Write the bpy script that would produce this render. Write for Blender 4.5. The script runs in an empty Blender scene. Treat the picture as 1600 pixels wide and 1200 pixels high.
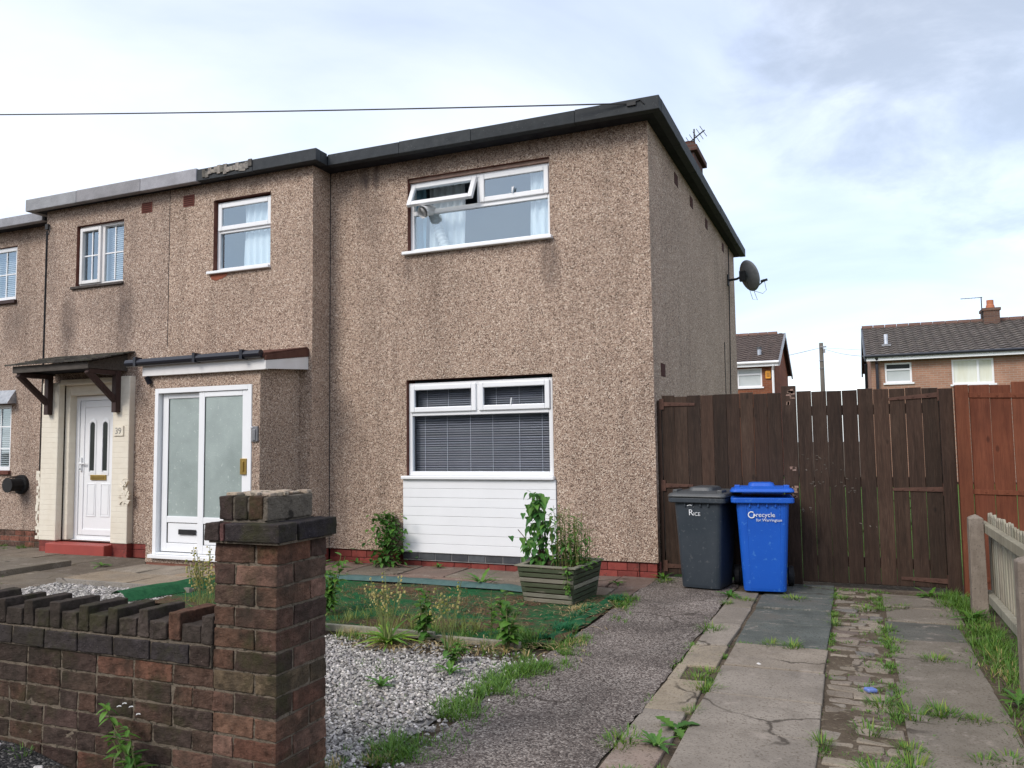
import bpy, math, random
import numpy as np
from mathutils import Vector, Matrix, noise as mnoise
random.seed(7); RNG = np.random.default_rng(7)
R = math.radians
S = bpy.context.scene
COL = S.collection

# ------------------------------------------------------------------ camera
cd = bpy.data.cameras.new('camera'); cam = bpy.data.objects.new('camera', cd); COL.objects.link(cam)
YAW, PITCH, ROLL = -0.39732, 0.07411, -0.01279
fw = Vector((math.sin(YAW)*math.cos(PITCH), math.cos(YAW)*math.cos(PITCH), math.sin(PITCH)))
r0 = Vector((math.cos(YAW), -math.sin(YAW), 0)); u0 = r0.cross(fw)
rr = r0*math.cos(ROLL)+u0*math.sin(ROLL); uu = -r0*math.sin(ROLL)+u0*math.cos(ROLL)
mw = Matrix((rr, uu, -fw)).transposed().to_4x4(); mw.translation = (0, 0, 1.48)
cam.matrix_world = mw
cd.sensor_width = 36; cd.lens = 36*1257.04/1600; cd.clip_start = .05; cd.clip_end = 1500
S.camera = cam

# ------------------------------------------------------------------ world, sun, exposure
SUN = Vector((-.30, -.72, .62)).normalized()
w = bpy.data.worlds.new("World"); S.world = w; w.use_nodes = True
nt = w.node_tree; nt.nodes.clear()
def wn(t, **k):
    n = nt.nodes.new(t)
    for a, b in k.items(): setattr(n, a, b)
    return n
def wl(a, b): nt.links.new(a, b)
out = wn('ShaderNodeOutputWorld'); bg1 = wn('ShaderNodeBackground'); bg2 = wn('ShaderNodeBackground'); add = wn('ShaderNodeAddShader')
sky = wn('ShaderNodeTexSky', sky_type='NISHITA', sun_disc=False)
sky.sun_elevation = math.asin(SUN.z); sky.sun_rotation = math.atan2(SUN.x, SUN.y)
wl(sky.outputs[0], bg1.inputs[0]); bg1.inputs[1].default_value = .05
tc = wn('ShaderNodeTexCoord'); sep = wn('ShaderNodeSeparateXYZ'); wl(tc.outputs['Generated'], sep.inputs[0])
def wm(op, a, b=None, clamp=False):
    n = wn('ShaderNodeMath', operation=op, use_clamp=clamp)
    for i, x in enumerate((a, b)):
        if x is None: continue
        if isinstance(x, (int, float)): n.inputs[i].default_value = x
        else: wl(x, n.inputs[i])
    return n.outputs[0]
zz = wm('ADD', wm('MAXIMUM', sep.outputs[2], 0.0), .22)
cmb = wn('ShaderNodeCombineXYZ'); wl(wm('DIVIDE', sep.outputs[0], zz), cmb.inputs[0]); wl(wm('DIVIDE', sep.outputs[1], zz), cmb.inputs[1])
n1 = wn('ShaderNodeTexNoise'); n1.inputs['Scale'].default_value = .85; n1.inputs['Detail'].default_value = 7; n1.inputs['Roughness'].default_value = .52
n1.inputs['Distortion'].default_value = .5
mp = wn('ShaderNodeMapping'); mp.inputs['Location'].default_value = (3.1, 1.7, 0); wl(cmb.outputs[0], mp.inputs[0]); wl(mp.outputs[0], n1.inputs['Vector'])
rmp = wn('ShaderNodeValToRGB'); wl(n1.outputs[0], rmp.inputs[0])
e = rmp.color_ramp.elements
e[0].position = .28; e[0].color = (.50, .555, .665, 1); e[1].position = .74; e[1].color = (1, .99, .985, 1)
x = e.new(.40); x.color = (.63, .69, .83, 1); x = e.new(.54); x.color = (.83, .865, .95, 1)
def px_dir(px, py):
    d = fw*1257.04 + rr*(px-800) - uu*(py-600); return d.normalized()
# one dark bank of cloud high on the right, a bright thin patch low on the left
vm = wn('ShaderNodeVectorMath', operation='DOT_PRODUCT'); wl(tc.outputs['Generated'], vm.inputs[0]); vm.inputs[1].default_value = px_dir(1560, -60)
n2 = wn('ShaderNodeTexNoise'); n2.inputs['Scale'].default_value = 2.6; n2.inputs['Detail'].default_value = 8; n2.inputs['Roughness'].default_value = .6; n2.inputs['Distortion'].default_value = .3; wl(cmb.outputs[0], n2.inputs['Vector'])
dk = wm('ADD', vm.outputs['Value'], wm('MULTIPLY', wm('SUBTRACT', n2.outputs[0], .5), .12))
mr = wn('ShaderNodeMapRange', interpolation_type='SMOOTHSTEP'); wl(dk, mr.inputs[0])
mr.inputs[1].default_value = .955; mr.inputs[2].default_value = 1.0; mr.inputs[3].default_value = 0; mr.inputs[4].default_value = .85
mx = wn('ShaderNodeMix', data_type='RGBA'); wl(mr.outputs[0], mx.inputs[0]); wl(rmp.outputs[0], mx.inputs[6]); mx.inputs[7].default_value = (.36, .385, .43, 1)
wl(mx.outputs[2], bg2.inputs[0]); bg2.inputs[1].default_value = .635
wl(bg1.outputs[0], add.inputs[0]); wl(bg2.outputs[0], add.inputs[1]); wl(add.outputs[0], out.inputs[0])
sl = bpy.data.lights.new('sun', 'SUN'); sl.energy = 1.5; sl.angle = R(22); sl.color = (1, .93, .85)
so = bpy.data.objects.new('sun', sl); COL.objects.link(so); so.rotation_euler = SUN.to_track_quat('Z', 'Y').to_euler()
S.view_settings.view_transform = 'Standard'; S.view_settings.look = 'None'; S.view_settings.exposure = .70; S.view_settings.gamma = 1

# ------------------------------------------------------------------ helpers
ORG = {}
def tag(o, label=None, cat=None, group=None, kind=None):
    if label: o['label'] = label
    if cat: o['category'] = cat
    if group: o['group'] = group
    if kind: o['kind'] = kind
    return o
def thing(name, label, cat, loc=(0, 0, 0), rz=0, group=None):
    o = bpy.data.objects.new(name, None); COL.objects.link(o); o.location = loc; o.rotation_euler = (0, 0, rz)
    o.empty_display_size = .1; ORG[o.name] = Vector(loc)
    return tag(o, label, cat, group)
class MB:
    def __init__(s): s.v = []; s.f = []; s.c = []; s.m = []
    def add(s, vs, fs, col=(1, 1, 1), mi=0):
        b = len(s.v); s.v += [tuple(v) for v in vs]
        for f in fs: s.f.append([b+i for i in f]); s.c.append(col); s.m.append(mi)
        return s
    def quad(s, a, b, c, d, col=(1, 1, 1), mi=0): return s.add((a, b, c, d), ((0, 1, 2, 3),), col, mi)
    BF = ((0, 3, 2, 1), (4, 5, 6, 7), (0, 1, 5, 4), (1, 2, 6, 5), (2, 3, 7, 6), (3, 0, 4, 7))
    def box(s, x0, y0, z0, x1, y1, z1, col=(1, 1, 1), mi=0):
        return s.add([(x0, y0, z0), (x1, y0, z0), (x1, y1, z0), (x0, y1, z0), (x0, y0, z1), (x1, y0, z1), (x1, y1, z1), (x0, y1, z1)], s.BF, col, mi)
    def hexa(s, p8, col=(1, 1, 1), mi=0): return s.add(p8, s.BF, col, mi)
    def obox(s, c, ax, ay, az, col=(1, 1, 1), mi=0):
        c, ax, ay, az = map(Vector, (c, ax, ay, az))
        return s.add([c-ax-ay-az, c+ax-ay-az, c+ax+ay-az, c-ax+ay-az, c-ax-ay+az, c+ax-ay+az, c+ax+ay+az, c-ax+ay+az], s.BF, col, mi)
    def prism(s, pts, vec, col=(1, 1, 1), mi=0):
        n = len(pts); vec = Vector(vec); p = [Vector(q) for q in pts]
        return s.add(p+[q+vec for q in p], [tuple(range(n))[::-1], tuple(range(n, 2*n))]+[(i, (i+1) % n, n+(i+1) % n, n+i) for i in range(n)], col, mi)
    def tube(s, pts, r, n=8, col=(1, 1, 1), mi=0, caps=True):
        P = [Vector(p) for p in pts]; k = len(P); rs = r if isinstance(r, (list, tuple)) else [r]*k
        vs = []; ref = None
        for i in range(k):
            t = (P[min(i+1, k-1)]-P[max(i-1, 0)]).normalized()
            if ref is None: ref = Vector((0, 0, 1)) if abs(t.z) < .9 else Vector((1, 0, 0))
            a = t.cross(ref).normalized(); b = t.cross(a); ref = a.cross(t)
            for j in range(n):
                q = 2*math.pi*j/n; vs.append(P[i]+(a*math.cos(q)+b*math.sin(q))*rs[i])
        fs = [(i*n+j, i*n+(j+1) % n, (i+1)*n+(j+1) % n, (i+1)*n+j) for i in range(k-1) for j in range(n)]
        if caps: fs += [tuple(range(n))[::-1], tuple(range((k-1)*n, k*n))]
        return s.add(vs, fs, col, mi)
    def loft(s, rings, col=(1, 1, 1), mi=0, caps=True):
        n = len(rings[0]); vs = [v for r_ in rings for v in r_]
        fs = [(i*n+j, i*n+(j+1) % n, (i+1)*n+(j+1) % n, (i+1)*n+j) for i in range(len(rings)-1) for j in range(n)]
        if caps: fs += [tuple(range(n))[::-1], tuple(range((len(rings)-1)*n, len(rings)*n))]
        return s.add(vs, fs, col, mi)
    def leaf(s, base, d, L, W, up=(0, 0, 1), droop=.3, col=(1, 1, 1), n=4, fold=.25, prof=None, mi=0):
        d = Vector(d).normalized(); up = Vector(up); sd = d.cross(up)
        if sd.length < 1e-3: sd = d.cross(Vector((1, .3, 0)))
        sd.normalize(); nn = sd.cross(d).normalized(); base = Vector(base); vs = []; fs = []
        for i in range(n+1):
            t = i/n; wv = (prof(t) if prof else math.sin(math.pi*min(1, t*.92+.06))**.8)*W*.5
            c = base+d*L*t-nn*droop*L*t*t
            vs += [c-sd*wv+nn*wv*fold, c, c+sd*wv+nn*wv*fold]
        for i in range(n):
            a = i*3; fs += [(a, a+1, a+4, a+3), (a+1, a+2, a+5, a+4)]
        return s.add(vs, fs, col, mi)
    def blade(s, base, d, L, W, bend, col=(1, 1, 1), mi=0):
        base = Vector(base); d = Vector(d).normalized(); h = Vector((d.x, d.y, 0))
        if h.length < 1e-3: h = Vector((1, 0, 0))
        h.normalize(); sd = Vector((-h.y, h.x, 0)); vs = []
        for t, wv in ((0, 1), (.4, .85), (.75, .5)):
            c = base+d*L*t+h*bend*L*t*t-Vector((0, 0, 1))*bend*.6*L*t*t
            vs += [c-sd*W*.5*wv, c+sd*W*.5*wv]
        vs.append(base+d*L+h*bend*L-Vector((0, 0, 1))*bend*.6*L)
        return s.add(vs, ((0, 1, 3, 2), (2, 3, 5, 4), (4, 5, 6)), col, mi)
    def build(s, name, mats, parent=None, bevel=0, smooth=False, local=False, seg=2, label=None):
        me = bpy.data.meshes.new(name)
        V = np.array(s.v, dtype=np.float64).reshape(-1, 3)
        org = Vector((0, 0, 0))
        if parent is not None:
            org = ORG.get(parent.name, Vector((0, 0, 0)))
            if not local: V = V-np.array(org)
        me.from_pydata(V.tolist(), [], s.f)
        if not isinstance(mats, (list, tuple)): mats = [mats]
        for m in mats: me.materials.append(m)
        if len(mats) > 1: me.polygons.foreach_set('material_index', s.m)
        at = me.color_attributes.new('tint', 'FLOAT_COLOR', 'CORNER')
        lens = np.array([len(f) for f in s.f]); cc = np.repeat(np.array([(*c[:3], 1.0) for c in s.c]), lens, axis=0)
        at.data.foreach_set('color', cc.ravel().astype(np.float32))
        if smooth: me.polygons.foreach_set('use_smooth', [True]*len(me.polygons))
        me.update()
        o = bpy.data.objects.new(name, me); COL.objects.link(o)
        if parent is not None: o.parent = parent
        ORG[o.name] = org
        if bevel:
            b = o.modifiers.new('bevel', 'BEVEL'); b.width = bevel; b.segments = seg; b.limit_method = 'ANGLE'; b.angle_limit = R(40)
        if label: o['label'] = label
        return o
def rnd(a, b): return random.uniform(a, b)
def tint(v=.12, base=1.0):
    k = base*rnd(1-v, 1+v); return (k*rnd(.97, 1.03), k, k*rnd(.97, 1.03))

# ------------------------------------------------------------------ materials
class NT:
    def __init__(s, name):
        s.m = bpy.data.materials.new(name); s.m.use_nodes = True; s.t = s.m.node_tree; s.b = s.t.nodes['Principled BSDF']; s.o = s.t.nodes['Material Output']
    def n(s, t, ins=None, **k):
        q = s.t.nodes.new(t)
        for a, b in k.items(): setattr(q, a, b)
        for a, b in (ins or {}).items(): s.put(q.inputs[a], b)
        return q
    def put(s, sock, v):
        if isinstance(v, bpy.types.NodeSocket): s.t.links.new(v, sock)
        else: sock.default_value = v
    def co(s): return s.n('ShaderNodeTexCoord').outputs['Object']
    def map(s, scale=(1, 1, 1), loc=(0, 0, 0), rot=(0, 0, 0)):
        return s.n('ShaderNodeMapping', {'Vector': s.co(), 'Scale': scale, 'Location': loc, 'Rotation': rot}).outputs[0]
    def noise(s, scale, detail=4, rough=.55, vec=None, dist=0):
        return s.n('ShaderNodeTexNoise', {'Vector': vec if vec is not None else s.co(), 'Scale': scale, 'Detail': detail, 'Roughness': rough, 'Distortion': dist}).outputs[0]
    def vor(s, scale, vec=None, feature='F1', rand=1):
        q = s.n('ShaderNodeTexVoronoi', {'Vector': vec if vec is not None else s.co(), 'Scale': scale}, feature=feature); q.inputs['Randomness'].default_value = rand; return q
    def math(s, op, a, b=0.0, clamp=False):
        q = s.n('ShaderNodeMath', operation=op, use_clamp=clamp); s.put(q.inputs[0], a); s.put(q.inputs[1], b); return q.outputs[0]
    def ramp(s, fac, stops, interp='LINEAR'):
        q = s.n('ShaderNodeValToRGB'); s.put(q.inputs[0], fac); e = q.color_ramp.elements; q.color_ramp.interpolation = interp
        for i, (p, c) in enumerate(stops):
            x = e[i] if i < 2 else e.new(p)
            x.position = p; x.color = (*c, 1) if not isinstance(c, (int, float)) else (c, c, c, 1)
        return q.outputs[0]
    def mix(s, fac, a, b, mode='MIX'):
        q = s.n('ShaderNodeMix', data_type='RGBA', blend_type=mode)
        s.put(q.inputs[0], fac)
        for i, v in ((6, a), (7, b)): s.put(q.inputs[i], (*v, 1) if isinstance(v, tuple) and len(v) == 3 else v)
        return q.outputs[2]
    def tinted(s, c):
        a = s.n('ShaderNodeAttribute', attribute_name='tint').outputs['Color']; return s.mix(1.0, c, a, 'MULTIPLY')
    def bump(s, h, strength=.3, dist=.01):
        s.put(s.b.inputs['Normal'], s.n('ShaderNodeBump', {'Height': h, 'Strength': strength, 'Distance': dist}).outputs[0])
    def fin(s, col=None, rough=.8, spec=.3, metal=0.0):
        if col is not None: s.put(s.b.inputs['Base Color'], (*col, 1) if isinstance(col, tuple) and len(col) == 3 else col)
        s.put(s.b.inputs['Roughness'], rough); s.b.inputs['Specular IOR Level'].default_value = spec; s.put(s.b.inputs['Metallic'], metal)
        return s.m
def mottle(name, c0, c1, scale=6, rough=.8, spec=.3, bump=.2, bs=60, bd=.004, metal=0.0, stretch=(1, 1, 1), speck=None, crack=0, stain=None):
    k = NT(name); v = k.map(stretch)
    c = k.mix(k.ramp(k.noise(scale, 5, .6, v), ((.3, 0.0), (.7, 1.0))), c0, c1)
    if speck: c = k.mix(k.ramp(k.noise(speck[0], 2, .6, v), ((speck[1]-.04, 0.0), (speck[1]+.04, 1.0))), c, speck[2])
    c = k.tinted(c)
    if stain: c = k.mix(k.ramp(k.noise(1.7, 6, .7), ((.50, 0.0), (.68, .7))), c, stain); c = k.mix(k.ramp(k.noise(6.5, 6, .75, k.map((1, 1, 1), (7, 3, 0))), ((.56, 0.0), (.66, .55))), c, tuple(min(1, q*2.9) for q in stain))
    if crack: c = crackit(k, c, crack)
    if bump: k.bump(k.noise(bs, 4, .6, v), bump, bd)
    return k.fin(c, rough, spec, metal)
def crackit(k, c, sc):
    wv = k.n('ShaderNodeTexNoise', {'Vector': k.co(), 'Scale': 3.0, 'Detail': 5.0}).outputs['Color']
    vv = k.n('ShaderNodeVectorMath', {0: k.co(), 1: k.n('ShaderNodeVectorMath', {0: wv, 3: .35}, operation='SCALE').outputs[0]}, operation='ADD').outputs[0]
    d = k.vor(sc, vv, 'DISTANCE_TO_EDGE').outputs['Distance']
    m = k.math('MULTIPLY', k.ramp(d, ((.004, .8), (.014, 0.0))), k.ramp(k.noise(.8, 2), ((.50, 0.0), (.56, 1.0))))
    return k.mix(m, c, (.045, .036, .028))

def pebble_dash(name, warm=(1, 1, 1), stains_bands=()):
    k = NT(name)
    v = k.vor(92); sepc = k.n('ShaderNodeSeparateColor', {0: v.outputs['Color']})
    c = k.ramp(sepc.outputs[0], ((0, (.070, .044, .034)), (.17, (.14, .090, .067)), (.32, (.31, .212, .155)), (.58, (.43, .312, .235)), (.82, (.54, .41, .318)), (.96, (.76, .645, .53))))
    v2 = k.vor(190); s2 = k.n('ShaderNodeSeparateColor', {0: v2.outputs['Color']})
    c = k.mix(k.math('MULTIPLY', k.ramp(s2.outputs[0], ((.6, 0.0), (.64, 1.0))), .75), c, k.ramp(s2.outputs[1], ((0, (.12, .080, .062)), (.5, (.37, .27, .21)), (1, (.64, .52, .42)))))
    big = k.ramp(k.noise(.9, 5, .6), ((.3, .86), (.7, 1.06)))
    c = k.mix(1.0, c, big, 'MULTIPLY')
    # weather streaks running down the render
    st = k.ramp(k.noise(1.0, 5, .65, k.map((2.6, 2.6, .28))), ((.50, 1.0), (.76, .70)))
    c = k.mix(1.0, c, st, 'MULTIPLY')
    if stains_bands:
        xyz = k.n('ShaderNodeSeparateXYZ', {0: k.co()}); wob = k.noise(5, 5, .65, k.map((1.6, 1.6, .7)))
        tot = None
        for (cx, cz, rx, rz, am) in stains_bands:
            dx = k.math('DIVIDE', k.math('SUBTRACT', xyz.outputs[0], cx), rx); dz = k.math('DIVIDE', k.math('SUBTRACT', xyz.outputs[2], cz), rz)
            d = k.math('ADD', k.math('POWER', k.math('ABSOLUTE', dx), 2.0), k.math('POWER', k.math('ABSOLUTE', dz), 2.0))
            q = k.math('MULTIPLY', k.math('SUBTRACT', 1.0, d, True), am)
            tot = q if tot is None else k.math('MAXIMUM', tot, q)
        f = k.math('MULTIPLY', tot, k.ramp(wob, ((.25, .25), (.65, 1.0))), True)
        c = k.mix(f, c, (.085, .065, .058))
    c = k.mix(1.0, c, (*warm, 1), 'MULTIPLY')
    h = k.math('SUBTRACT', 1.0, k.math('MULTIPLY', v.outputs['Distance'], 1.3), True)
    h = k.math('ADD', h, k.math('MULTIPLY', sepc.outputs[1], .4))
    k.bump(h, .6, .008)
    return k.fin(c, .9, .2)
def wood(name, c0, c1, c2, scale=1.0, rough=.75, spec=.25):
    k = NT(name); tt = k.n('ShaderNodeAttribute', attribute_name='tint').outputs['Color']
    off = k.n('ShaderNodeVectorMath', {0: k.co(), 1: k.n('ShaderNodeVectorMath', {0: tt, 3: 37.0}, operation='SCALE').outputs[0]}, operation='ADD').outputs[0]
    v = k.n('ShaderNodeMapping', {'Vector': off, 'Scale': (14*scale, 14*scale, .9*scale)}).outputs[0]
    g = k.noise(2.2, 6, .62, v, .6); g2 = k.noise(9, 4, .6, v)
    c = k.mix(k.ramp(g, ((.3, 0.0), (.7, 1.0))), c0, c1)
    c = k.mix(k.math('MULTIPLY', k.ramp(g2, ((.5, 0.0), (.75, 1.0))), .45), c, c2)
    kn = k.vor(3.1, k.n('ShaderNodeMapping', {'Vector': off, 'Scale': (1.6, 1.6, .8)}).outputs[0])
    c = k.mix(k.ramp(kn.outputs['Distance'], ((.05, .75), (.10, 0.0))), c, tuple(q*.45 for q in c0))
    big = k.ramp(k.noise(1.6, 5, .65), ((.3, .75), (.72, 1.18)))
    c = k.mix(1.0, c, big, 'MULTIPLY'); fade = k.noise(5, 6, .7, k.map((1.2, 1.2, .35), (3, 1, 2))); c = k.mix(k.math('MULTIPLY', k.ramp(fade, ((.52, 0.0), (.72, 1.0))), .35), c, c2)
    k.bump(k.math('ADD', g, k.math('MULTIPLY', g2, .5)), .5, .008)
    return k.fin(k.tinted(c), rough, spec)

STAIN_BAND37 = ((-5.72, 4.92, .12, .50, 1.0), (-5.55, 4.95, .07, .3, .9), (-5.62, 4.55, .28, .55, .45), (-3.17, 3.62, .16, .42, .8), (-5.08, 3.72, .10, .22, .55), (-3.9, 3.80, .8, .07, .4), (-5.02, 3.75, .35, .2, .3), (-6.0, 4.98, .3, .2, .4),
           (-6.35, 3.6, .08, 1.6, .22), (-4.2, 5.03, 2.4, .13, .45), (-7.3, 5.02, 1.4, .14, .35), (-3.3, 1.0, .1, .5, .2), (-6.6, 1.0, .3, .9, .18))  # streak stains, plus dark bands along the soffit, upstairs sill and bay edge
STAIN_BAND39 = ((-10.65, 3.35, .22, .60, .75), (-9.52, 3.4, .24, .7, .75), (-10.0, 3.55, .8, .3, .3), (-11.05, 4.0, .16, 1.2, .25), (-12.4, 3.55, .3, .5, .5), (-11.9, .75, .35, .4, .4), (-11.6, 2.5, .5, .35, .25), (-9.3, 5.02, 2.0, .14, .35))  # stains at the sill corners, plus dark bands below the sill and soffit
def off_stains_bands(st, org): return [(a-org[0], b-org[2], c, d, e_) for a, b, c, d, e_ in st]
O37 = (-4.1, 12, 0); O39 = (-11.5, 12, 0)
M = {}
M['dash37'] = pebble_dash('pebbledash', stains_bands=off_stains_bands(STAIN_BAND37, O37))
M['dash39'] = pebble_dash('pebbledash_next_door', warm=(.97, .98, 1.0), stains_bands=off_stains_bands(STAIN_BAND39, O39))
M['upvc'] = mottle('white_upvc', (.80, .81, .82), (.76, .77, .78), 3, .35, .45, 0)
M['upvcd'] = mottle('weathered_white_upvc', (.74, .73, .72), (.66, .64, .62), 5, .45, .4, .05, 60)
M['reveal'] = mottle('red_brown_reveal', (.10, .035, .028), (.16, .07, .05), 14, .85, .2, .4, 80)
M['felt'] = mottle('black_roof_felt', (.020, .024, .028), (.038, .042, .046), 9, .75, .35, .35, 90, speck=(60, .70, (.10, .105, .11)))
M['soffit'] = mottle('dark_soffit', (.012, .013, .018), (.03, .03, .034), 8, .85, .2, .2, 60)
M['fasciagrey'] = mottle('grey_mineral_felt', (.24, .24, .25), (.33, .33, .345), 6, .9, .2, .3, 90, speck=(120, .62, (.12, .12, .125)))
M['redpaint'] = mottle('red_masonry_paint', (.15, .028, .024), (.24, .055, .042), 9, .75, .3, .4, 50, speck=(22, .66, (.07, .03, .026)))
M['redstep'] = mottle('red_step_paint', (.34, .060, .045), (.28, .05, .04), 5, .55, .4, .15, 50)
M['brownred'] = mottle('faded_red_brown_paint', (.19, .075, .052), (.25, .115, .08), 7, .8, .25, .3, 60)
M['cream'] = None
M['gloss_black'] = mottle('black_gutter_plastic', (.008, .009, .016), (.014, .015, .022), 4, .3, .5, 0)
M['brown_tile'] = mottle('brown_roof_tile', (.085, .036, .026), (.13, .06, .042), 10, .8, .25, .4, 60)
M['shingle'] = mottle('mossy_felt_shingle', (.035, .033, .030), (.075, .066, .055), 14, .9, .2, .6, 60, speck=(20, .64, (.06, .065, .035)))
M['darkwood'] = mottle('dark_brown_stained_timber', (.030, .014, .012), (.055, .030, .025), 12, .6, .35, .3, 40, stretch=(3, 3, .6))
M['oldwood'] = mottle('weathered_dark_board', (.055, .047, .040), (.10, .088, .075), 12, .85, .2, .3, 40, stretch=(.6, 3, 3))
M['brass'] = mottle('brass', (.45, .31, .09), (.36, .24, .07), 8, .38, .5, .1, 60, metal=.75)
M['steel'] = mottle('grey_metal', (.30, .30, .31), (.20, .20, .21), 7, .42, .5, .1, 60, metal=.6)
M['vent'] = mottle('terracotta_vent', (.13, .045, .034), (.18, .065, .05), 20, .85, .2, .3, 60)
M['room'] = mottle('room_plaster', (.20, .24, .28), (.16, .19, .22), 2, .9, .2, 0)
M['dark'] = mottle('dark_void', (.012, .012, .013), (.02, .02, .02), 4, .9, .1, 0)
M['blind'] = mottle('grey_blind_slat', (.25, .26, .28), (.31, .32, .34), 3, .5, .4, 0)
M['blindw'] = mottle('pale_blind_slat', (.50, .53, .54), (.58, .60, .61), 3, .5, .4, 0)
M['cloth'] = mottle('pale_curtain_cloth', (.74, .78, .80), (.80, .84, .85), 5, .9, .2, .2, 120, stretch=(1, 1, .3))
M['bluecloth'] = mottle('blue_curtain_cloth', (.22, .42, .55), (.30, .50, .62), 5, .9, .2, .2, 120, stretch=(1, 1, .3))
M['hose'] = mottle('white_plastic_hose', (.70, .70, .69), (.62, .62, .61), 5, .45, .4, 0)
M['rubber'] = mottle('black_rubber', (.012, .012, .013), (.022, .022, .022), 8, .7, .3, .1, 60)
M['tarmac_dark'] = None
def cream_brick():
    k = NT('cream_painted_brick')
    br = k.n('ShaderNodeTexBrick', {'Vector': k.n('ShaderNodeMapping', {'Vector': k.co(), 'Rotation': (R(90), 0, 0)}).outputs[0], 'Scale': 1.0, 'Mortar Size': .006, 'Brick Width': .225, 'Row Height': .075, 'Mortar Smooth': .4})
    c = k.mix(k.ramp(k.noise(4, 5, .6), ((.35, 0.0), (.7, 1.0))), (.74, .69, .58), (.68, .62, .51))
    c = k.mix(k.math('MULTIPLY', br.outputs['Fac'], .10), c, (.60, .55, .45))
    c = k.mix(k.ramp(k.noise(9, 4, .7), ((.70, 0.0), (.74, .5))), c, (.42, .38, .31))
    k.bump(k.math('SUBTRACT', k.math('MULTIPLY', k.noise(50, 3), .25), br.outputs['Fac']), .5, .006)
    return k.fin(c, .75, .3)
M['cream'] = cream_brick()
def glass(name, tintc=(.55, .62, .66), refl=.34, rough=0.0):
    k = NT(name); k.t.nodes.remove(k.b)
    tr = k.n('ShaderNodeBsdfTransparent', {0: (*tintc, 1)}); gl = k.n('ShaderNodeBsdfGlossy', {0: (.70, .84, .95, 1), 'Roughness': rough})
    fr = k.n('ShaderNodeFresnel', {'IOR': 1.5}); f = k.math('ADD', k.math('MULTIPLY', fr.outputs[0], 2.0), refl, True); f = k.math('MULTIPLY', f, k.math('SUBTRACT', 1.0, k.n('ShaderNodeNewGeometry').outputs['Backfacing']))
    mxx = k.n('ShaderNodeMixShader', {0: f, 1: tr.outputs[0], 2: gl.outputs[0]}); k.put(k.o.inputs[0], mxx.outputs[0])
    return k.m
M['glass'] = glass('window_glass', (.93, .96, .97), .165); M['glass_low'] = glass('ground_floor_glass', (.92, .93, .95), .03)
def frosted():
    k = NT('frosted_glass')
    xyz = k.n('ShaderNodeSeparateXYZ', {0: k.co()})
    c = k.mix(k.ramp(k.noise(2.2, 4, .6), ((.3, 0.0), (.7, 1.0))), (.26, .31, .295), (.36, .42, .40))
    c = k.mix(k.ramp(k.noise(30, 3, .6), ((.64, 0.0), (.70, .5))), c, (.55, .60, .58))
    k.bump(k.vor(85).outputs['Distance'], .35, .004); k.b.inputs['Coat Weight'].default_value = .15
    return k.fin(c, .22, .5)
M['frost'] = frosted()
M['gatewood'] = wood('dark_brown_fence_stain', (.023, .013, .0085), (.050, .028, .0185), (.095, .062, .044))
M['redwood'] = wood('red_brown_fence_stain', (.120, .034, .016), (.185, .060, .029), (.070, .022, .011))
M['greywood'] = wood('weathered_grey_green_timber', (.22, .20, .15), (.35, .32, .25), (.15, .15, .10), 1.3, .9, .15)
M['rust'] = mottle('rust_brown_iron', (.060, .030, .022), (.10, .05, .035), 20, .8, .3, .4, 70)
M['concrete_post'] = mottle('weathered_concrete', (.16, .13, .105), (.25, .21, .172), 8, .95, .15, .6, 90, .006, speck=(70, .66, (.11, .095, .08)))
M['binblack'] = mottle('charcoal_bin_plastic', (.020, .029, .038), (.040, .048, .058), 2.2, .48, .4, .12, 300, .001, speck=(30, .66, (.065, .072, .078)))
M['bindarklid'] = mottle('grey_lid_plastic', (.050, .055, .058), (.075, .078, .080), 6, .45, .45, .1, 300, .001)
M['binblue'] = mottle('blue_bin_plastic', (.006, .078, .42), (.009, .098, .49), 2.2, .42, .45, .12, 300, .001, speck=(26, .66, (.035, .15, .50)))
M['whiteprint'] = mottle('white_print', (.78, .80, .82), (.6, .62, .64), 60, .6, .3, 0)
M['planter'] = mottle('mossy_green_planter_timber', (.048, .062, .034), (.085, .092, .060), 9, .9, .15, .5, 50, .006, stretch=(.5, .5, 2), speck=(9, .66, (.17, .16, .125)))
M['planterpale'] = mottle('bleached_planter_timber', (.27, .25, .20), (.17, .165, .12), 9, .9, .15, .5, 50, .006, stretch=(.6, .6, 2))
M['soil'] = mottle('garden_soil', (.055, .036, .024), (.10, .070, .048), 9, .98, .1, .8, 40, .02)
M['cable'] = mottle('black_cable', (.02, .02, .022), (.03, .03, .03), 4, .6, .3, 0)
M['dish'] = mottle('grey_mesh_dish', (.17, .18, .19), (.23, .24, .25), 20, .5, .4, 0)
M['terra'] = mottle('orange_chimney_pot', (.38, .13, .07), (.46, .19, .10), 9, .8, .25, .2, 50)

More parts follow.
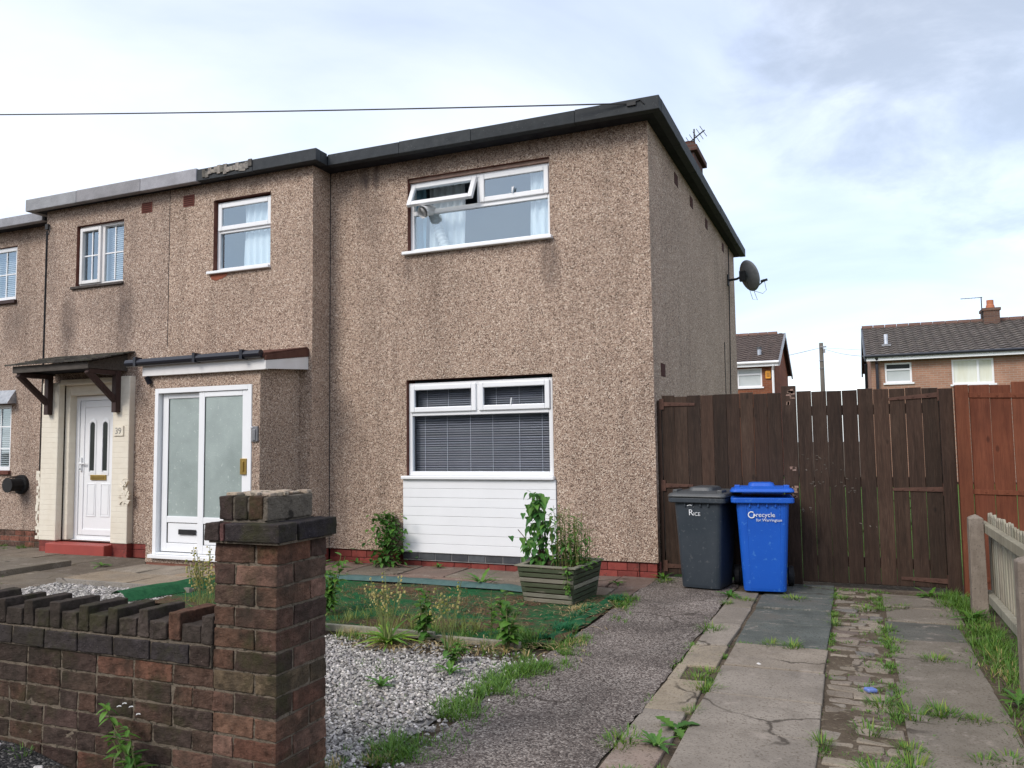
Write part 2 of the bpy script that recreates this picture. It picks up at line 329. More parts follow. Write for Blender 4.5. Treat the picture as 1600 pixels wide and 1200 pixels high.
def brick_mat(name, mossy=True):
    k = NT(name); tt = k.n('ShaderNodeAttribute', attribute_name='tint').outputs['Color']
    c = k.mix(k.ramp(k.noise(16, 5, .65), ((.32, .72), (.70, 1.2))), (0, 0, 0), tt); 
    c = k.mix(1.0, tt, k.ramp(k.noise(22, 6, .7), ((.3, .42), (.70, 1.45))), 'MULTIPLY')
    c = k.mix(k.ramp(k.noise(120, 3, .6), ((.66, 0.0), (.72, .55))), c, (.26, .21, .18))
    c = k.mix(k.ramp(k.noise(75, 3, .6), ((.28, .7), (.36, 0.0))), c, (.018, .014, .012))
    c = k.mix(k.ramp(k.noise(4.2, 6, .65), ((.44, 0.0), (.66, .85))), c, (.036, .030, .023))
    if mossy: c = k.mix(k.ramp(k.noise(3.3, 6, .7, k.map((1, 1, 1), (4, 2, 1))), ((.52, 0.0), (.66, .7))), c, (.045, .044, .020))
    k.bump(k.math('ADD', k.noise(60, 5, .7), k.math('MULTIPLY', k.noise(200, 2), .4)), .85, .010)
    return k.fin(c, .95, .12)
M['brick'] = brick_mat('old_dark_brick')
M['mortar'] = mottle('old_lime_mortar', (.13, .105, .08), (.20, .165, .125), 18, .98, .1, .9, 110, .012, speck=(40, .62, (.07, .06, .045)))
M['farbrick'] = None
def far_brick(name, a, b, mo):
    k = NT(name)
    br = k.n('ShaderNodeTexBrick', {'Vector': k.n('ShaderNodeMapping', {'Vector': k.co(), 'Rotation': (R(90), 0, 0)}).outputs[0], 'Color1': (*a, 1), 'Color2': (*b, 1), 'Mortar': (*mo, 1), 'Scale': 1.0, 'Mortar Size': .008, 'Brick Width': .225, 'Row Height': .075})
    c = k.mix(1.0, br.outputs[0], k.ramp(k.noise(1.3, 5, .6), ((.3, .8), (.7, 1.15))), 'MULTIPLY')
    return k.fin(c, .9, .15)
M['farbrick'] = far_brick('pale_orange_brick', (.36, .20, .135), (.31, .17, .115), (.34, .27, .22))
M['farbrickred'] = far_brick('red_brick', (.24, .085, .042), (.19, .065, .035), (.22, .13, .09))
M['fartile'] = mottle('grey_brown_pantile', (.085, .072, .064), (.130, .112, .098), 3, .9, .2, .4, 20)
M['fartile2'] = mottle('brown_pantile', (.080, .060, .052), (.118, .090, .078), 3, .9, .2, .4, 20)
M['ridgetile'] = mottle('red_ridge_tile', (.13, .075, .060), (.16, .10, .082), 4, .9, .2, .3, 20)
M['farpane'] = mottle('net_curtain_pane', (.42, .46, .46), (.50, .53, .53), 2, .2, .5, 0)
M['farpaned'] = mottle('dark_pane', (.018, .024, .022), (.03, .036, .034), 2, .3, .2, 0)
M['alarm'] = mottle('orange_yellow_alarm_box', (.75, .33, .03), (.65, .28, .03), 4, .5, .4, 0)
M['pole'] = mottle('grey_timber_pole', (.10, .09, .075), (.15, .135, .115), 4, .9, .15, .3, 20, stretch=(4, 4, .5))

# ground materials
def asphalt(name, base, lo, fleck, amount=.62):
    k = NT(name); v = k.vor(105); sc = k.n('ShaderNodeSeparateColor', {0: v.outputs['Color']})
    c = k.ramp(sc.outputs[0], ((0, lo), (.5, base), (.78, tuple(q*1.35 for q in base)), (1, fleck)))
    wr = k.ramp(k.noise(1.3, 6, .65), ((.35, 0.0), (.68, 1.0)))
    fl = k.math('MULTIPLY', k.ramp(sc.outputs[1], ((amount, 0.0), (amount+.05, 1.0))), wr)
    c = k.mix(fl, c, fleck)
    c = k.mix(1.0, c, k.ramp(k.noise(1.1, 6, .7), ((.3, .60), (.7, 1.28))), 'MULTIPLY')
    c = k.mix(k.ramp(k.noise(11, 5, .7), ((.60, 0.0), (.72, .5))), c, tuple(q*.6 for q in lo))
    c = crackit(k, c, .8)
    k.bump(k.math('SUBTRACT', 1.0, v.outputs['Distance']), .8, .008)
    return k.fin(c, .93, .18)
M['asphalt'] = asphalt('worn_asphalt', (.118, .096, .083), (.050, .040, .035), (.36, .315, .275), .66)
M['pavement'] = asphalt('dark_tarmac', (.030, .029, .029), (.012, .012, .012), (.16, .15, .14), .9)
M['slab'] = mottle('old_paving_slab', (.180, .162, .140), (.310, .284, .248), 3.4, .95, .15, .6, 70, .008, speck=(75, .60, (.15, .13, .108)), crack=1.0, stain=(.115, .098, .082))
M['base'] = mottle('bare_earth', (.075, .056, .040), (.125, .098, .070), 5, .98, .1, .8, 45, .02, speck=(26, .62, (.17, .14, .10)))
M['stone'] = mottle('limestone_chipping', (.44, .42, .395), (.29, .275, .26), 30, .9, .2, .3, 90)
M['gravelbed'] = mottle('gravel_bed', (.25, .24, .235), (.14, .13, .12), 40, .95, .15, .8, 60, .02)
def turf_mat():
    k = NT('worn_green_turf')
    g = k.mix(k.ramp(k.noise(40, 4, .7), ((.3, 0.0), (.7, 1.0))), (.014, .080, .030), (.032, .155, .056))
    d = k.mix(k.ramp(k.noise(26, 5, .7), ((.35, 0.0), (.7, 1.0))), (.075, .042, .026), (.165, .105, .065))
    d = k.mix(k.ramp(k.noise(90, 3, .7), ((.58, 0.0), (.66, .8))), d, (.34, .26, .17))
    f = k.math('ADD', k.noise(.95, 6, .62, k.map((1, 1.6, 1), (2.3, .4, 0))), k.math('MULTIPLY', k.math('SUBTRACT', k.noise(17, 4, .7), .5), .42))
    c = k.mix(k.ramp(f, ((.445, 0.0), (.58, 1.0))), g, d)
    k.bump(k.noise(150, 4, .8), .9, .02)
    return k.fin(c, .95, .1)
M['turf'] = turf_mat()
M['turfgreen'] = mottle('green_turf_fold', (.010, .060, .026), (.028, .125, .050), 16, .9, .15, .8, 140, .015)
M['teal'] = mottle('turf_backing', (.055, .105, .098), (.085, .14, .13), 12, .85, .2, .6, 60, .01)
def leafmat(name, c0, c1, rough=.55):
    k = NT(name); c = k.mix(k.ramp(k.noise(9, 4, .6), ((.3, 0.0), (.7, 1.0))), c0, c1); c = k.tinted(c)
    k.fin(c, rough, .35)
    tr = k.n('ShaderNodeBsdfTranslucent', {0: c}); mxx = k.n('ShaderNodeMixShader', {0: .28, 1: k.b.outputs[0], 2: tr.outputs[0]})
    k.put(k.o.inputs[0], mxx.outputs[0]); return k.m
M['leaf'] = leafmat('green_leaf', (.055, .145, .025), (.10, .22, .045))
M['grass'] = leafmat('grass_blade', (.075, .17, .028), (.13, .24, .05))
M['weedy'] = leafmat('yellow_green_weed', (.14, .19, .045), (.22, .25, .08)); M['turfblade'] = leafmat('turf_fibre', (.012, .10, .045), (.025, .17, .08)); M['deadgrass'] = leafmat('dead_grass', (.16, .10, .055), (.26, .18, .10))
M['straw'] = leafmat('dry_straw', (.36, .28, .15), (.48, .39, .23))
M['stem'] = leafmat('green_stem', (.17, .21, .07), (.26, .28, .11))
M['darkstem'] = mottle('brown_stem', (.075, .045, .035), (.12, .075, .055), 20, .9, .2, .3, 60)
M['seed'] = leafmat('seed_head', (.42, .38, .16), (.55, .48, .22))
M['petal'] = leafmat('white_petal', (.75, .75, .72), (.8, .8, .78))
M['litter'] = mottle('blue_plastic_scrap', (.10, .16, .42), (.15, .22, .5), 20, .5, .4, 0)

# ------------------------------------------------------------------ wall with holes
def wallx(mb, x0, x1, z0, z1, y, depth, holes, mi=0, rmi=1, flip=1, back=True):
    """wall facing -Y at y, holes = (x0,x1,z0,z1)"""
    xs = sorted({x0, x1, *[h[0] for h in holes], *[h[1] for h in holes]}); zs = sorted({z0, z1, *[h[2] for h in holes], *[h[3] for h in holes]})
    yb = y+depth
    for i in range(len(xs)-1):
        for j in range(len(zs)-1):
            cx, cz = (xs[i]+xs[i+1])/2, (zs[j]+zs[j+1])/2
            if any(h[0] < cx < h[1] and h[2] < cz < h[3] for h in holes): continue
            a, b, c, d = xs[i], xs[i+1], zs[j], zs[j+1]
            mb.quad((a, y, c), (b, y, c), (b, y, d), (a, y, d), mi=mi)
            if back: mb.quad((b, yb, c), (a, yb, c), (a, yb, d), (b, yb, d), mi=mi)
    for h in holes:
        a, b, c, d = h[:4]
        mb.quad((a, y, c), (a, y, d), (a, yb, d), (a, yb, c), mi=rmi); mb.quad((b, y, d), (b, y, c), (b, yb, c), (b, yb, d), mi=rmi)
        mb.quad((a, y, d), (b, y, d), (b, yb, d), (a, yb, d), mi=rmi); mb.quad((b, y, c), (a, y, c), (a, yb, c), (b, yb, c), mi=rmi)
def frame(mb, x0, x1, z0, z1, y0, y1, w, wb=None, wt=None, col=(1, 1, 1), mi=0):
    wb = w if wb is None else wb; wt = w if wt is None else wt
    mb.box(x0, y0, z0, x0+w, y1, z1, col, mi); mb.box(x1-w, y0, z0, x1, y1, z1, col, mi)
    mb.box(x0+w, y0, z0, x1-w, y1, z0+wb, col, mi); mb.box(x0+w, y0, z1-wt, x1-w, y1, z1, col, mi)
def room(parent, x0, x1, z0, z1, y0, y1, name='room', m=None):
    mb = MB()
    mb.quad((x0, y1, z0), (x1, y1, z0), (x1, y1, z1), (x0, y1, z1)); mb.quad((x0, y0, z0), (x0, y1, z0), (x0, y1, z1), (x0, y0, z1))
    mb.quad((x1, y1, z0), (x1, y0, z0), (x1, y0, z1), (x1, y1, z1)); mb.quad((x0, y0, z0), (x1, y0, z0), (x1, y1, z0), (x0, y1, z0)); mb.quad((x0, y1, z1), (x1, y1, z1), (x1, y0, z1), (x0, y0, z1))
    return mb.build(name, m or M['room'], parent)
def pane(parent, x0, x1, z0, z1, y, m):
    return MB().box(x0, y, z0, x1, y+.006, z1).build('pane', m, parent)
def blind(label, x0, x1, z0, z1, y, pitch=.027, m='blind', tilt=38, cords=(), group=None):
    t = thing('venetian_blind', label, 'blind', ((x0+x1)/2, y, z1), group=group)
    MB().box(x0, y-.015, z1-.03, x1, y+.015, z1).build('headrail', M[m], t)
    mb = MB(); z = z1-.04; n = 0; a = R(tilt); hy, hz = .0125*math.cos(a), .0125*math.sin(a)
    while z > z0:
        sg = rnd(-.0015, .0015)
        mb.obox(((x0+x1)/2, y, z), ((x1-x0)/2, 0, sg), (0, hy, hz), (0, -hz*.03, .0006), tint(.10)); z -= pitch
    mb.build('slats', M[m], t)
    if cords:
        for cx in cords: MB().box(cx-.002, y-.017, z0, cx+.002, y-.014, z1-.03, (2.6, 2.6, 2.6)).build('cord', M[m], t)
    return t
def curtain(label, x0, x1, z0, z1, y, m, waves=6, amp=.022):
    mb = MB(); n = waves*10; rows = 6; vs = []
    for j in range(rows+1):
        for i in range(n+1):
            t = i/n; ph = .5*math.sin(j*.7); vs.append((x0+(x1-x0)*t, y+amp*math.sin(2*math.pi*waves*t+ph)*(0.7+.3*j/rows)+.008*math.sin(t*31+j), z1-(z1-z0)*j/rows))
    fs = [(j*(n+1)+i, j*(n+1)+i+1, (j+1)*(n+1)+i+1, (j+1)*(n+1)+i) for j in range(rows) for i in range(n)]
    mb.add(vs, fs); o = mb.build('curtain', M[m], smooth=True)
    return tag(o, label, 'curtain')

# ------------------------------------------------------------------ house with porch
YM, YL, YP = 8.757, 8.385, 7.652
XR, XS, XPR, XPT = -1.98, -6.265, -6.461, -8.70
ZS, ZT = 5.10, 5.245
H = thing('terraced_house', 'flat roofed pebbledashed end house with white glazed porch and a white panel under its window', 'house', O37)
hUP = (-5.085, -3.165, 3.90, 4.865); hDN = (-5.11, -3.165, 1.06, 2.29); hSM = (-7.905, -6.94, 3.865, 4.85); hPN = (-5.155, -3.135, .17, 1.06)
mb = MB()
wallx(mb, XS, XR, .175, ZS, YM, .22, [hUP, hDN, hPN])
wallx(mb, XPT, XS, .175, ZS, YL, .22, [hSM])
# return of the projecting bay and side wall, back wall
def wally(mb, x, y0, y1, z0, z1, s=1, mi=0):
    q = [(x, y0, z0), (x, y1, z0), (x, y1, z1), (x, y0, z1)]; mb.quad(*(q if s > 0 else q[::-1]), mi=mi)
wally(mb, XS, YL, YM, .175, ZS); wally(mb, XR, YM, 16.0, .175, ZS); wally(mb, XR-.22, YM, 16.0, .0, ZS, -1)
mb.quad((XR, 16.0, 0), (XPT, 16.0, 0), (XPT, 16.0, ZS), (XR, 16.0, ZS))
mb.quad((XS, YM, .175), (XR, YM, .175), (XR, YM+.03, .175), (XS, YM+.03, .175)); mb.quad((XR, YM, .175), (XR, 16, .175), (XR-.03, 16, .175), (XR-.03, YM, .175))
mb.quad((XPT, YL, .175), (XS, YL, .175), (XS, YL+.03, .175), (XPT, YL+.03, .175))
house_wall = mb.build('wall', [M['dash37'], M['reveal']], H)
# expansion joint line between the bay and the main front
MB().box(XS+.002, YM-.004, .2, XS+.010, YM+.002, ZS, ).build('joint_strip', M['soffit'], H)
# red painted plinth bricks
mb = MB(); xx = XS
while xx < XR-.03:
    x2 = min(xx+.225, XR-.02)
    for r_ in range(2):
        o_ = .11*(r_ % 2); a, b = max(XS, xx+o_), min(xx+o_+.217, XR-.02)
        if b-a > .02 and not (r_ == 1 and -5.16 < (a+b)/2 < -3.13): mb.box(a, YM+.02+rnd(0, .005), -.02+r_*.09, b, YM+.12, .062+r_*.09, tint(.28))
    xx += .225
mb.box(XPR, YL+.02, -.03, XS-.012, YL+.1, .084, tint(.2)); mb.box(XPR, YL+.022, .088, XS-.014, YL+.1, .174, tint(.2)); mb.box(XS-.10, YL+.101, -.03, XS-.016, YM+.02, .174, tint(.2))
mb.box(XS, YM+.03, -.03, XR-.03, YM+.1, .175, (.55, .5, .5))
for q in range(32):
    for r_ in range(2): mb.box(XR-.10, YM+.13+q*.225, -.02+r_*.09, XR-.02, YM+.13+q*.225+.217, .062+r_*.09, tint(.28))
mb.box(XR-.1, YM+.125, -.03, XR-.03, 16, .175, (.55, .5, .5))
mb.build('plinth', M['redpaint'], H, bevel=.004)
mb = MB(); xx = -5.16
while xx < -3.13: mb.box(xx, YM-.004, .085, min(xx+.213, -3.128), YM+.09, .158, tint(.25)); xx += .224
mb.box(-5.16, YM+.004, .07, -3.13, YM+.085, .168, (3.4, 3.1, 2.8))
mb.build('grey_brick_course', mottle('blue_grey_brick', (.055, .060, .068), (.085, .088, .095), 14, .8, .25, .4, 60), H, bevel=.003)
# white cladding panel under the window
mb = MB()
for i in range(8):
    z0 = .172+i*.111; mb.box(-5.15, YM-.022+(.001 if i % 2 else 0), z0, -3.14, YM+.05, z0+.1075)
mb.box(-5.148, YM-.012, .18, -3.142, YM+.05, 1.055, (.55, .55, .55))
mb.build('cladding_panel', M['upvc'], H, bevel=.0025)

def main_window(x0, x1, z0, z1, y, zt, xm, label, gm):
    mb = MB(); frame(mb, x0, x1, z0, z1, y, y+.07, .05, .05, .05)
    mb.box(x0+.05, y, zt-.028, x1-.05, y+.07, zt+.028); mb.box(xm-.025, y, zt+.028, xm+.025, y+.07, z1-.05)
    f = mb.build('window', M['upvc'], H, bevel=.006, label=label)
    pane(f, x0+.05, x1-.05, z0+.05, zt-.028, y+.03, gm)
    MB().box(x0-.055, YM-.065, z0-.042, x1+.035, y+.05, z0-.001).build('sill', M['upvc'], f, bevel=.008)
    return f
def sash(f, x0, x1, z0, z1, y, gm, ang=0):
    mb = MB(); frame(mb, x0, x1, z0, z1, y-.022, y+.03, .062)
    p = MB().box(x0+.06, y, z0+.06, x1-.06, y+.006, z1-.06)
    for q in (mb, p):
        if ang:
            ca, sa = math.cos(ang), math.sin(ang)
            q.v = [(a, y+(b-y)*ca+(c-z1)*sa, z1-(b-y)*sa*0+(c-z1)*ca-(b-y)*sa) for a, b, c in q.v]
    s_ = mb.build('sash', M['upvc'], f, bevel=.009); p.build('pane', gm, f); return s_
fu = main_window(-5.085, -3.165, 3.915, 4.822, 8.835, 4.425, -4.118, 'wide upstairs window with one top sash hanging open', M['glass'])
sash(fu, -5.052, -4.138, 4.447, 4.785, 8.83, M['glass'], R(27)); sash(fu, -4.098, -3.195, 4.447, 4.790, 8.83, M['glass'])
MB().box(-3.66, 8.79, 4.50, -3.65, 8.80, 4.58).obox((-3.645, 8.79, 4.545), (.012, 0, .035), (0, .006, 0), (-.004, 0, .002)).build('handle', M['upvc'], fu)
fd = main_window(-5.105, -3.185, 1.102, 2.25, 8.81, 1.868, -4.147, 'wide ground floor window with grey blinds behind', M['glass_low'])
sash(fd, -5.075, -4.165, 1.885, 2.222, 8.805, M['glass_low']); sash(fd, -4.129, -3.215, 1.885, 2.222, 8.805, M['glass_low'])
MB().obox((-3.70, 8.78, 1.985), (.006, 0, .04), (0, .006, 0), (.006, 0, 0)).build('handle', M['upvc'], fd)
# head packing strip above the upstairs window
MB().box(-5.085, 8.80, 4.823, -3.165, 8.90, 4.866).build('head_packer', mottle('bare_pinkish_render', (.36, .25, .20), (.26, .17, .14), 16, .9, .2, .5, 60), H)
# small window of the bay
ys = YL+.075
mb = MB(); frame(mb, -7.905, -6.94, 3.865, 4.83, ys, ys+.07, .05); mb.box(-7.855, ys, 4.395, -6.99, ys+.07, 4.445)
fs_ = mb.build('window', M['upvc'], H, bevel=.006, label='narrow upstairs window with a top vent and chipped brick below')
pane(fs_, -7.855, -6.99, 3.915, 4.395, ys+.03, M['glass'])
sash(fs_, -7.875, -6.97, 4.43, 4.805, ys-.004, M['glass'])
MB().box(-7.985, YL-.05, 3.825, -6.935, ys+.05, 3.864).build('sill', M['upvc'], fs_, bevel=.008)
mb = MB(); mb.prism([(-7.95, YL-.004, 3.822), (-7.93, YL-.004, 3.76), (-7.86, YL-.004, 3.735), (-7.74, YL-.004, 3.755), (-7.66, YL-.004, 3.79), (-7.65, YL-.004, 3.822)][::-1], (0, .02, 0)); mb.build('exposed_brick_patch', mottle('raw_brick', (.30, .10, .06), (.2, .07, .045), 14, .9, .15, .5, 50), H)
# rooms behind the windows
room(H, -5.3, -3.0, 3.6, 4.95, YM+.221, 10.3); room(H, -5.3, -3.0, .9, 2.4, YM+.221, 10.0); room(H, -8.05, -6.8, 3.6, 4.95, YL+.221, 9.6)
# roof slab, fascias
def fascia_run(house, mat, segs):
    for s_ in segs:
        pass
mb = MB()
roof = [(XR+.205, 8.46), (XR+.205, 16.2), (XPT, 16.2), (XPT, 8.22), (-6.10, 8.22), (-6.10, 8.46)]
inner = [(x_, y_) for x_, y_ in roof]
mb.prism([(XR+.19, 8.475, ZS), (XR+.19, 16.19, ZS), (XPT, 16.19, ZS), (XPT, 8.235, ZS), (-6.115, 8.235, ZS), (-6.115, 8.475, ZS)], (0, 0, .13))
rf = mb.build('roof', [M['soffit']], H)
mb = MB()
def seg_x(xa, xb, y, z0, z1, n=None, m=mb, col=None):
    L = abs(xb-xa); n = n or max(1, round(L/1.05)); cuts = [xa+(xb-xa)*(i+(rnd(-.12, .12) if 0 < i < n else 0))/n for i in range(n+1)]
    for i in range(n):
        j = rnd(-.004, .004); m.box(cuts[i]+.0015, y+j, z0+rnd(-.004, .004), cuts[i+1]-.0015, y+.10, z1+rnd(-.004, .004), col or tint(.16))
seg_x(-6.10, XR+.205, 8.46, ZS-.005, ZT)
seg_x(-8.05, -6.10, 8.22, ZS-.005, ZT+.012, 2)
for i in range(7):
    a = 8.562+i*(16.2-8.562)/7; b = 8.562+(i+1)*(16.2-8.562)/7; j = rnd(-.004, .004)
    mb.box(XR+.105, a+.0015, ZS-.005, XR+.205+j, b-.0015, ZT+rnd(-.004, .004), tint(.16))
mb.box(-6.20, 8.322, ZS-.004, -6.10, 8.455, ZT+.006, tint(.1))
mb.build('fascia', M['felt'], rf, bevel=.006)
# torn length of fascia over the bay
mb = MB()
for i in range(16):
    a = -7.95+i*.052; mb.box(a, 8.205-rnd(0, .012), ZS+.035+rnd(-.02, .03), a+.056, 8.222, ZT-.01+rnd(-.03, .03), tint(.5))
mb.build('torn_fascia_felt', mottle('torn_felt', (.10, .095, .09), (.30, .27, .23), 28, .9, .2, .6, 60), rf)
MB().box(-1.98-.62, 12.1, 5.0, -2.03, 12.9, 5.88, (1, 1, 1)).box(-2.68, 12.04, 5.88, -1.97, 12.96, 5.97, (.9, .9, .9)).box(-2.62, 12.1, 5.97, -2.02, 12.9, 6.03).build('chimney', far_brick('chimney_brick', (.11, .055, .045), (.085, .045, .04), (.10, .08, .07)), rf, bevel=.008)
mb = MB(); mb.tube([(-2.16, 12.45, 6.03), (-2.16, 12.45, 6.13), (-2.16, 12.45, 6.15)], [.11, .09, .10], 14); mb.build('chimney_pot', M['brown_tile'], rf)
mb = MB(); mb.tube([(-2.10, 12.6, 5.6), (-2.10, 12.6, 6.42)], .012, 6)
a0 = Vector((-2.26, 12.6, 6.16)); a1 = Vector((-1.92, 12.5, 6.34)); ad = (a1-a0).normalized(); mb.tube([a0, a1], .010, 6)
pe = Vector((.28, .1, -.55)).normalized(); pe = (pe-ad*pe.dot(ad)).normalized()
for i in range(6):
    c = a0+(a1-a0)*(.08+i*.17); mb.tube([c-pe*.10, c+pe*.10], .005, 5)
mb.build('aerial', M['cable'], rf)
# air vents
for (x_, z_) in ((-8.353, 4.905),):
    v = MB().box(x_-.10, YL-.006, z_-.08, x_+.10, YL+.02, z_+.08)
    for i in range(5): v.box(x_-.085, YL-.010, z_-.066+i*.029, x_+.085, YL-.004, z_-.050+i*.029, (.4, .4, .4))
    v.build('air_vent', M['vent'], H)
for (y_, z_) in ((10.35, 4.90), (11.45, 4.90), (12.75, 4.91), (14.53, 4.93), (9.25, 2.31)):
    MB().box(XR-.01, y_-.11, z_-.075, XR+.006, y_+.11, z_+.075, (.35, .3, .3)).build('air_vent', M['vent'], H)
mb = MB(); mb.tube([(XR+.01, 15.2, 5.09), (XR+.012, 15.15, 4.5), (XR+.012, 14.9, 2.4), (XR+.012, 14.85, .2)], .009, 5); mb.tube([(XR+.01, 14.3, 3.2), (XR+.012, 14.25, .2)], .006, 5); mb.build('wall_cable', M['cable'], H)
# ---- porch
mb = MB(); wallx(mb, -8.24, XPR, .06, 2.50, YP, .12, [(-8.125, -6.58, .15, 2.235)]); wally(mb, XPR, YP, YL, .0, 2.5); wally(mb, -8.24, YP, YL, .0, 2.5, -1)
pw = mb.build('porch', [M['dash37'], M['upvcd']], H)
MB().box(-8.235, YP+.006, -.03, -6.47, YP+.11, .112).build('porch_base', M['brownred'], pw, bevel=.004)
mb = MB(); frame(mb, -8.122, -6.583, .165, 2.232, YP-.012, YP+.12, .058, .02, .062)
mb.box(-8.15, YP-.06, .118, -6.56, YP+.1, .163)
df = mb.build('porch_door', M['upvc'], H, bevel=.005)
def leafpanel(x0, x1, y, z0, z1, parent):
    mb = MB(); frame(mb, x0, x1, z0, z1, y, y+.04, .092, .105, .062); mb.box(x0+.092, y, .553, x1-.092, y+.04, .632)
    mb.box(x0+.10, y+.012, z0+.11, x1-.10, y+.03, .545)
    s_ = mb.build('sliding_panel', M['upvc'], parent, bevel=.006); MB().box(x0+.09, y+.015, .63, x1-.09, y+.021, z1-.06).build('pane', M['frost'], parent)
    MB().box(x0+.088, y+.006, z0+.101, x0+.100, y+.02, .552).box(x0+.088, y+.006, .632, x0+.096, y+.03, z1-.063).build('seal', M['rubber'], parent)
    return s_
leafpanel(-8.045, -7.345, YP+.052, .195, 2.165, df); leafpanel(-7.412, -6.641, YP+.006, .19, 2.165, df)
MB().box(-7.75, YP+.044, .41, -7.475, YP+.056, .472).build('letter_box', M['rubber'], df)
MB().box(-6.742, YP-.016, 1.155, -6.648, YP+.012, 1.345).box(-6.70, YP-.03, 1.19, -6.685, YP-.014, 1.31).build('handle', M['brass'], df, bevel=.003)
MB().box(-6.572, YP-.028, 1.545, -6.478, YP, 1.725).box(-6.545, YP-.04, 1.56, -6.50, YP-.026, 1.69).box(-6.572, YP-.034, 1.70, -6.545, YP-.02, 1.725, (2.2, 2.2, 2.2)).build('key_safe', M['steel'], H, bevel=.004)
mb = MB()   # lean-to roof
mb.prism([(-8.34, YP-.09, 2.535), (-8.34, YL, 2.700), (-8.34, YL, 2.730), (-8.34, YP-.09, 2.575)], (2.00, 0, 0))
for i in range(8):
    y0 = YP-.08+i*.104; zz0 = 2.575+(y0-(YP-.09))*.187; mb.hexa([(-8.34, y0, zz0), (-6.335, y0, zz0), (-6.335, y0+.1, zz0+.012), (-8.34, y0+.1, zz0+.012), (-8.34, y0, zz0+.016), (-6.335, y0, zz0+.016), (-6.335, y0+.1, zz0+.032), (-8.34, y0+.1, zz0+.032)], tint(.15))
pr = mb.build('porch_roof', M['brown_tile'], H, bevel=.003)
mb = MB(); mb.prism([(-6.345, YP-.075, 2.40), (-6.345, YL-.002, 2.455), (-6.345, YL-.002, 2.617), (-6.345, YP-.075, 2.50)], (.022, 0, 0))
mb.build('barge_board', M['upvcd'], pr)
mb = MB(); mb.prism([(-6.347, YP-.08, 2.505), (-6.347, YL-.002, 2.620), (-6.347, YL-.002, 2.722), (-6.347, YP-.08, 2.56)], (.034, 0, 0), (.9, .9, .9)); mb.build('verge_tile', M['brown_tile'], pr)
MB().box(-8.29, YP-.062, 2.395, -6.349, YP-.04, 2.535).box(-8.29, YP-.04, 2.395, -6.349, YP+.0, 2.41).build('porch_fascia', M['upvcd'], pr, bevel=.003)
mb = MB(); mb.tube([(-8.50, YP-.115, 2.563), (-6.36, YP-.115, 2.578)], .048, 12)
for x_ in (-8.32, -7.35, -6.62): mb.box(x_-.02, YP-.168, 2.52, x_+.02, YP-.06, 2.635)
mb.tube([(-8.22, YP-.06, 2.39), (-8.20, YP-.02, 2.30)], .034, 8); mb.build('gutter', M['gloss_black'], pr, smooth=False)

# ------------------------------------------------------------------ neighbouring house, number 39
N = thing('terraced_house', 'pebbledashed terraced house with cream brick door surround and number 39', 'house', O39)
h39 = (-10.53, -9.575, 3.87, 4.80); hdr = (-10.69, -9.58, 0, 2.45)
hL1 = (-14.2, -12.35, 3.88, 4.79); hL2 = (-14.2, -12.36, 1.13, 2.215)
mb = MB()
wallx(mb, -11.18, XPT, .165, ZS, YL, .2, [h39, (-10.69, -9.58, .165, 2.46)]); wally(mb, -11.18, YL, YM, .165, ZS, -1)
wallx(mb, -17.5, -11.18, .23, ZS-.05, YM, .22, [hL1, hL2]); mb.quad((-8.7, 16, 0), (-17.5, 16, 0), (-17.5, 16, 5.05), (-8.7, 16, 5.05)); wally(mb, -17.5, YM, 16, 0, 5.05, -1)
mb.build('wall', [M['dash39'], M['reveal']], N)
mb = MB()   # exposed brick base of the set-back front
xx = -17.4; 
for r_ in range(3):
    xx = -17.4+.11*(r_ % 2)
    while xx < -11.25: mb.box(xx, YM+.01+rnd(0, .004), -.03+r_*.086, xx+.215, YM+.1, .046+r_*.086, random.choice([(.20, .085, .06), (.13, .075, .058), (.15, .09, .07), (.24, .10, .07)])); xx += .226
mb.box(-17.4, YM+.018, -.05, -11.2, YM+.09, .23, (.2, .17, .14))
mb.build('brick_base', M['brick'], N, bevel=.004)
mb = MB()   # vertical joint lines and red plinth beside the porch
mb.box(-9.28, YL+.012, -.03, -8.25, YL+.1, .08, tint(.2)); mb.box(-9.28, YL+.012, .086, -8.25, YL+.1, .163, tint(.2)); mb.build('plinth', M['redpaint'], N, bevel=.004)
MB().box(XPT-.004, YL-.003, 2.9, XPT+.004, YL+.004, ZS, ).build('joint_strip', M['soffit'], N); MB().box(-11.165, YL-.006, 2.5, -11.15, YL+.002, 4.86).build('joint_strip', M['soffit'], N)
mb = MB(); mb.tube([(-11.17, YL-.012, 4.80), (-11.165, YL-.012, 2.6), (-11.17, YL-.012, .9), (-11.23, YM-.012, .55)], .008, 5); mb.box(-11.17, YL-.04, 4.82, -11.11, YL, 4.90); mb.tube([(-11.1, YL-.02, 4.86), (-11.05, YL-.05, 4.78), (-11.1, YL-.03, 4.73), (-11.14, YL-.02, 4.79)], .006, 5); mb.build('wall_cable', M['cable'], N)
# cream brick door surround: two piers, inner jambs, head
def pier_pts(): pass
mb = MB()
mb.box(-11.04, 8.29, .165, -10.69, YL+.06, 2.46); mb.box(-9.60, 8.29, .165, -9.285, YL+.02, 2.50)
mb.box(-10.70, 8.405, .165, -10.60, 8.62, 2.45); mb.box(-9.67, 8.405, .165, -9.57, 8.62, 2.45); mb.box(-10.60, 8.406, 2.27, -9.67, 8.62, 2.45); mb.box(-10.69, 8.30, 2.42, -9.60, 8.404, 2.50)
mb.build('door_surround', M['cream'], N, bevel=.012)
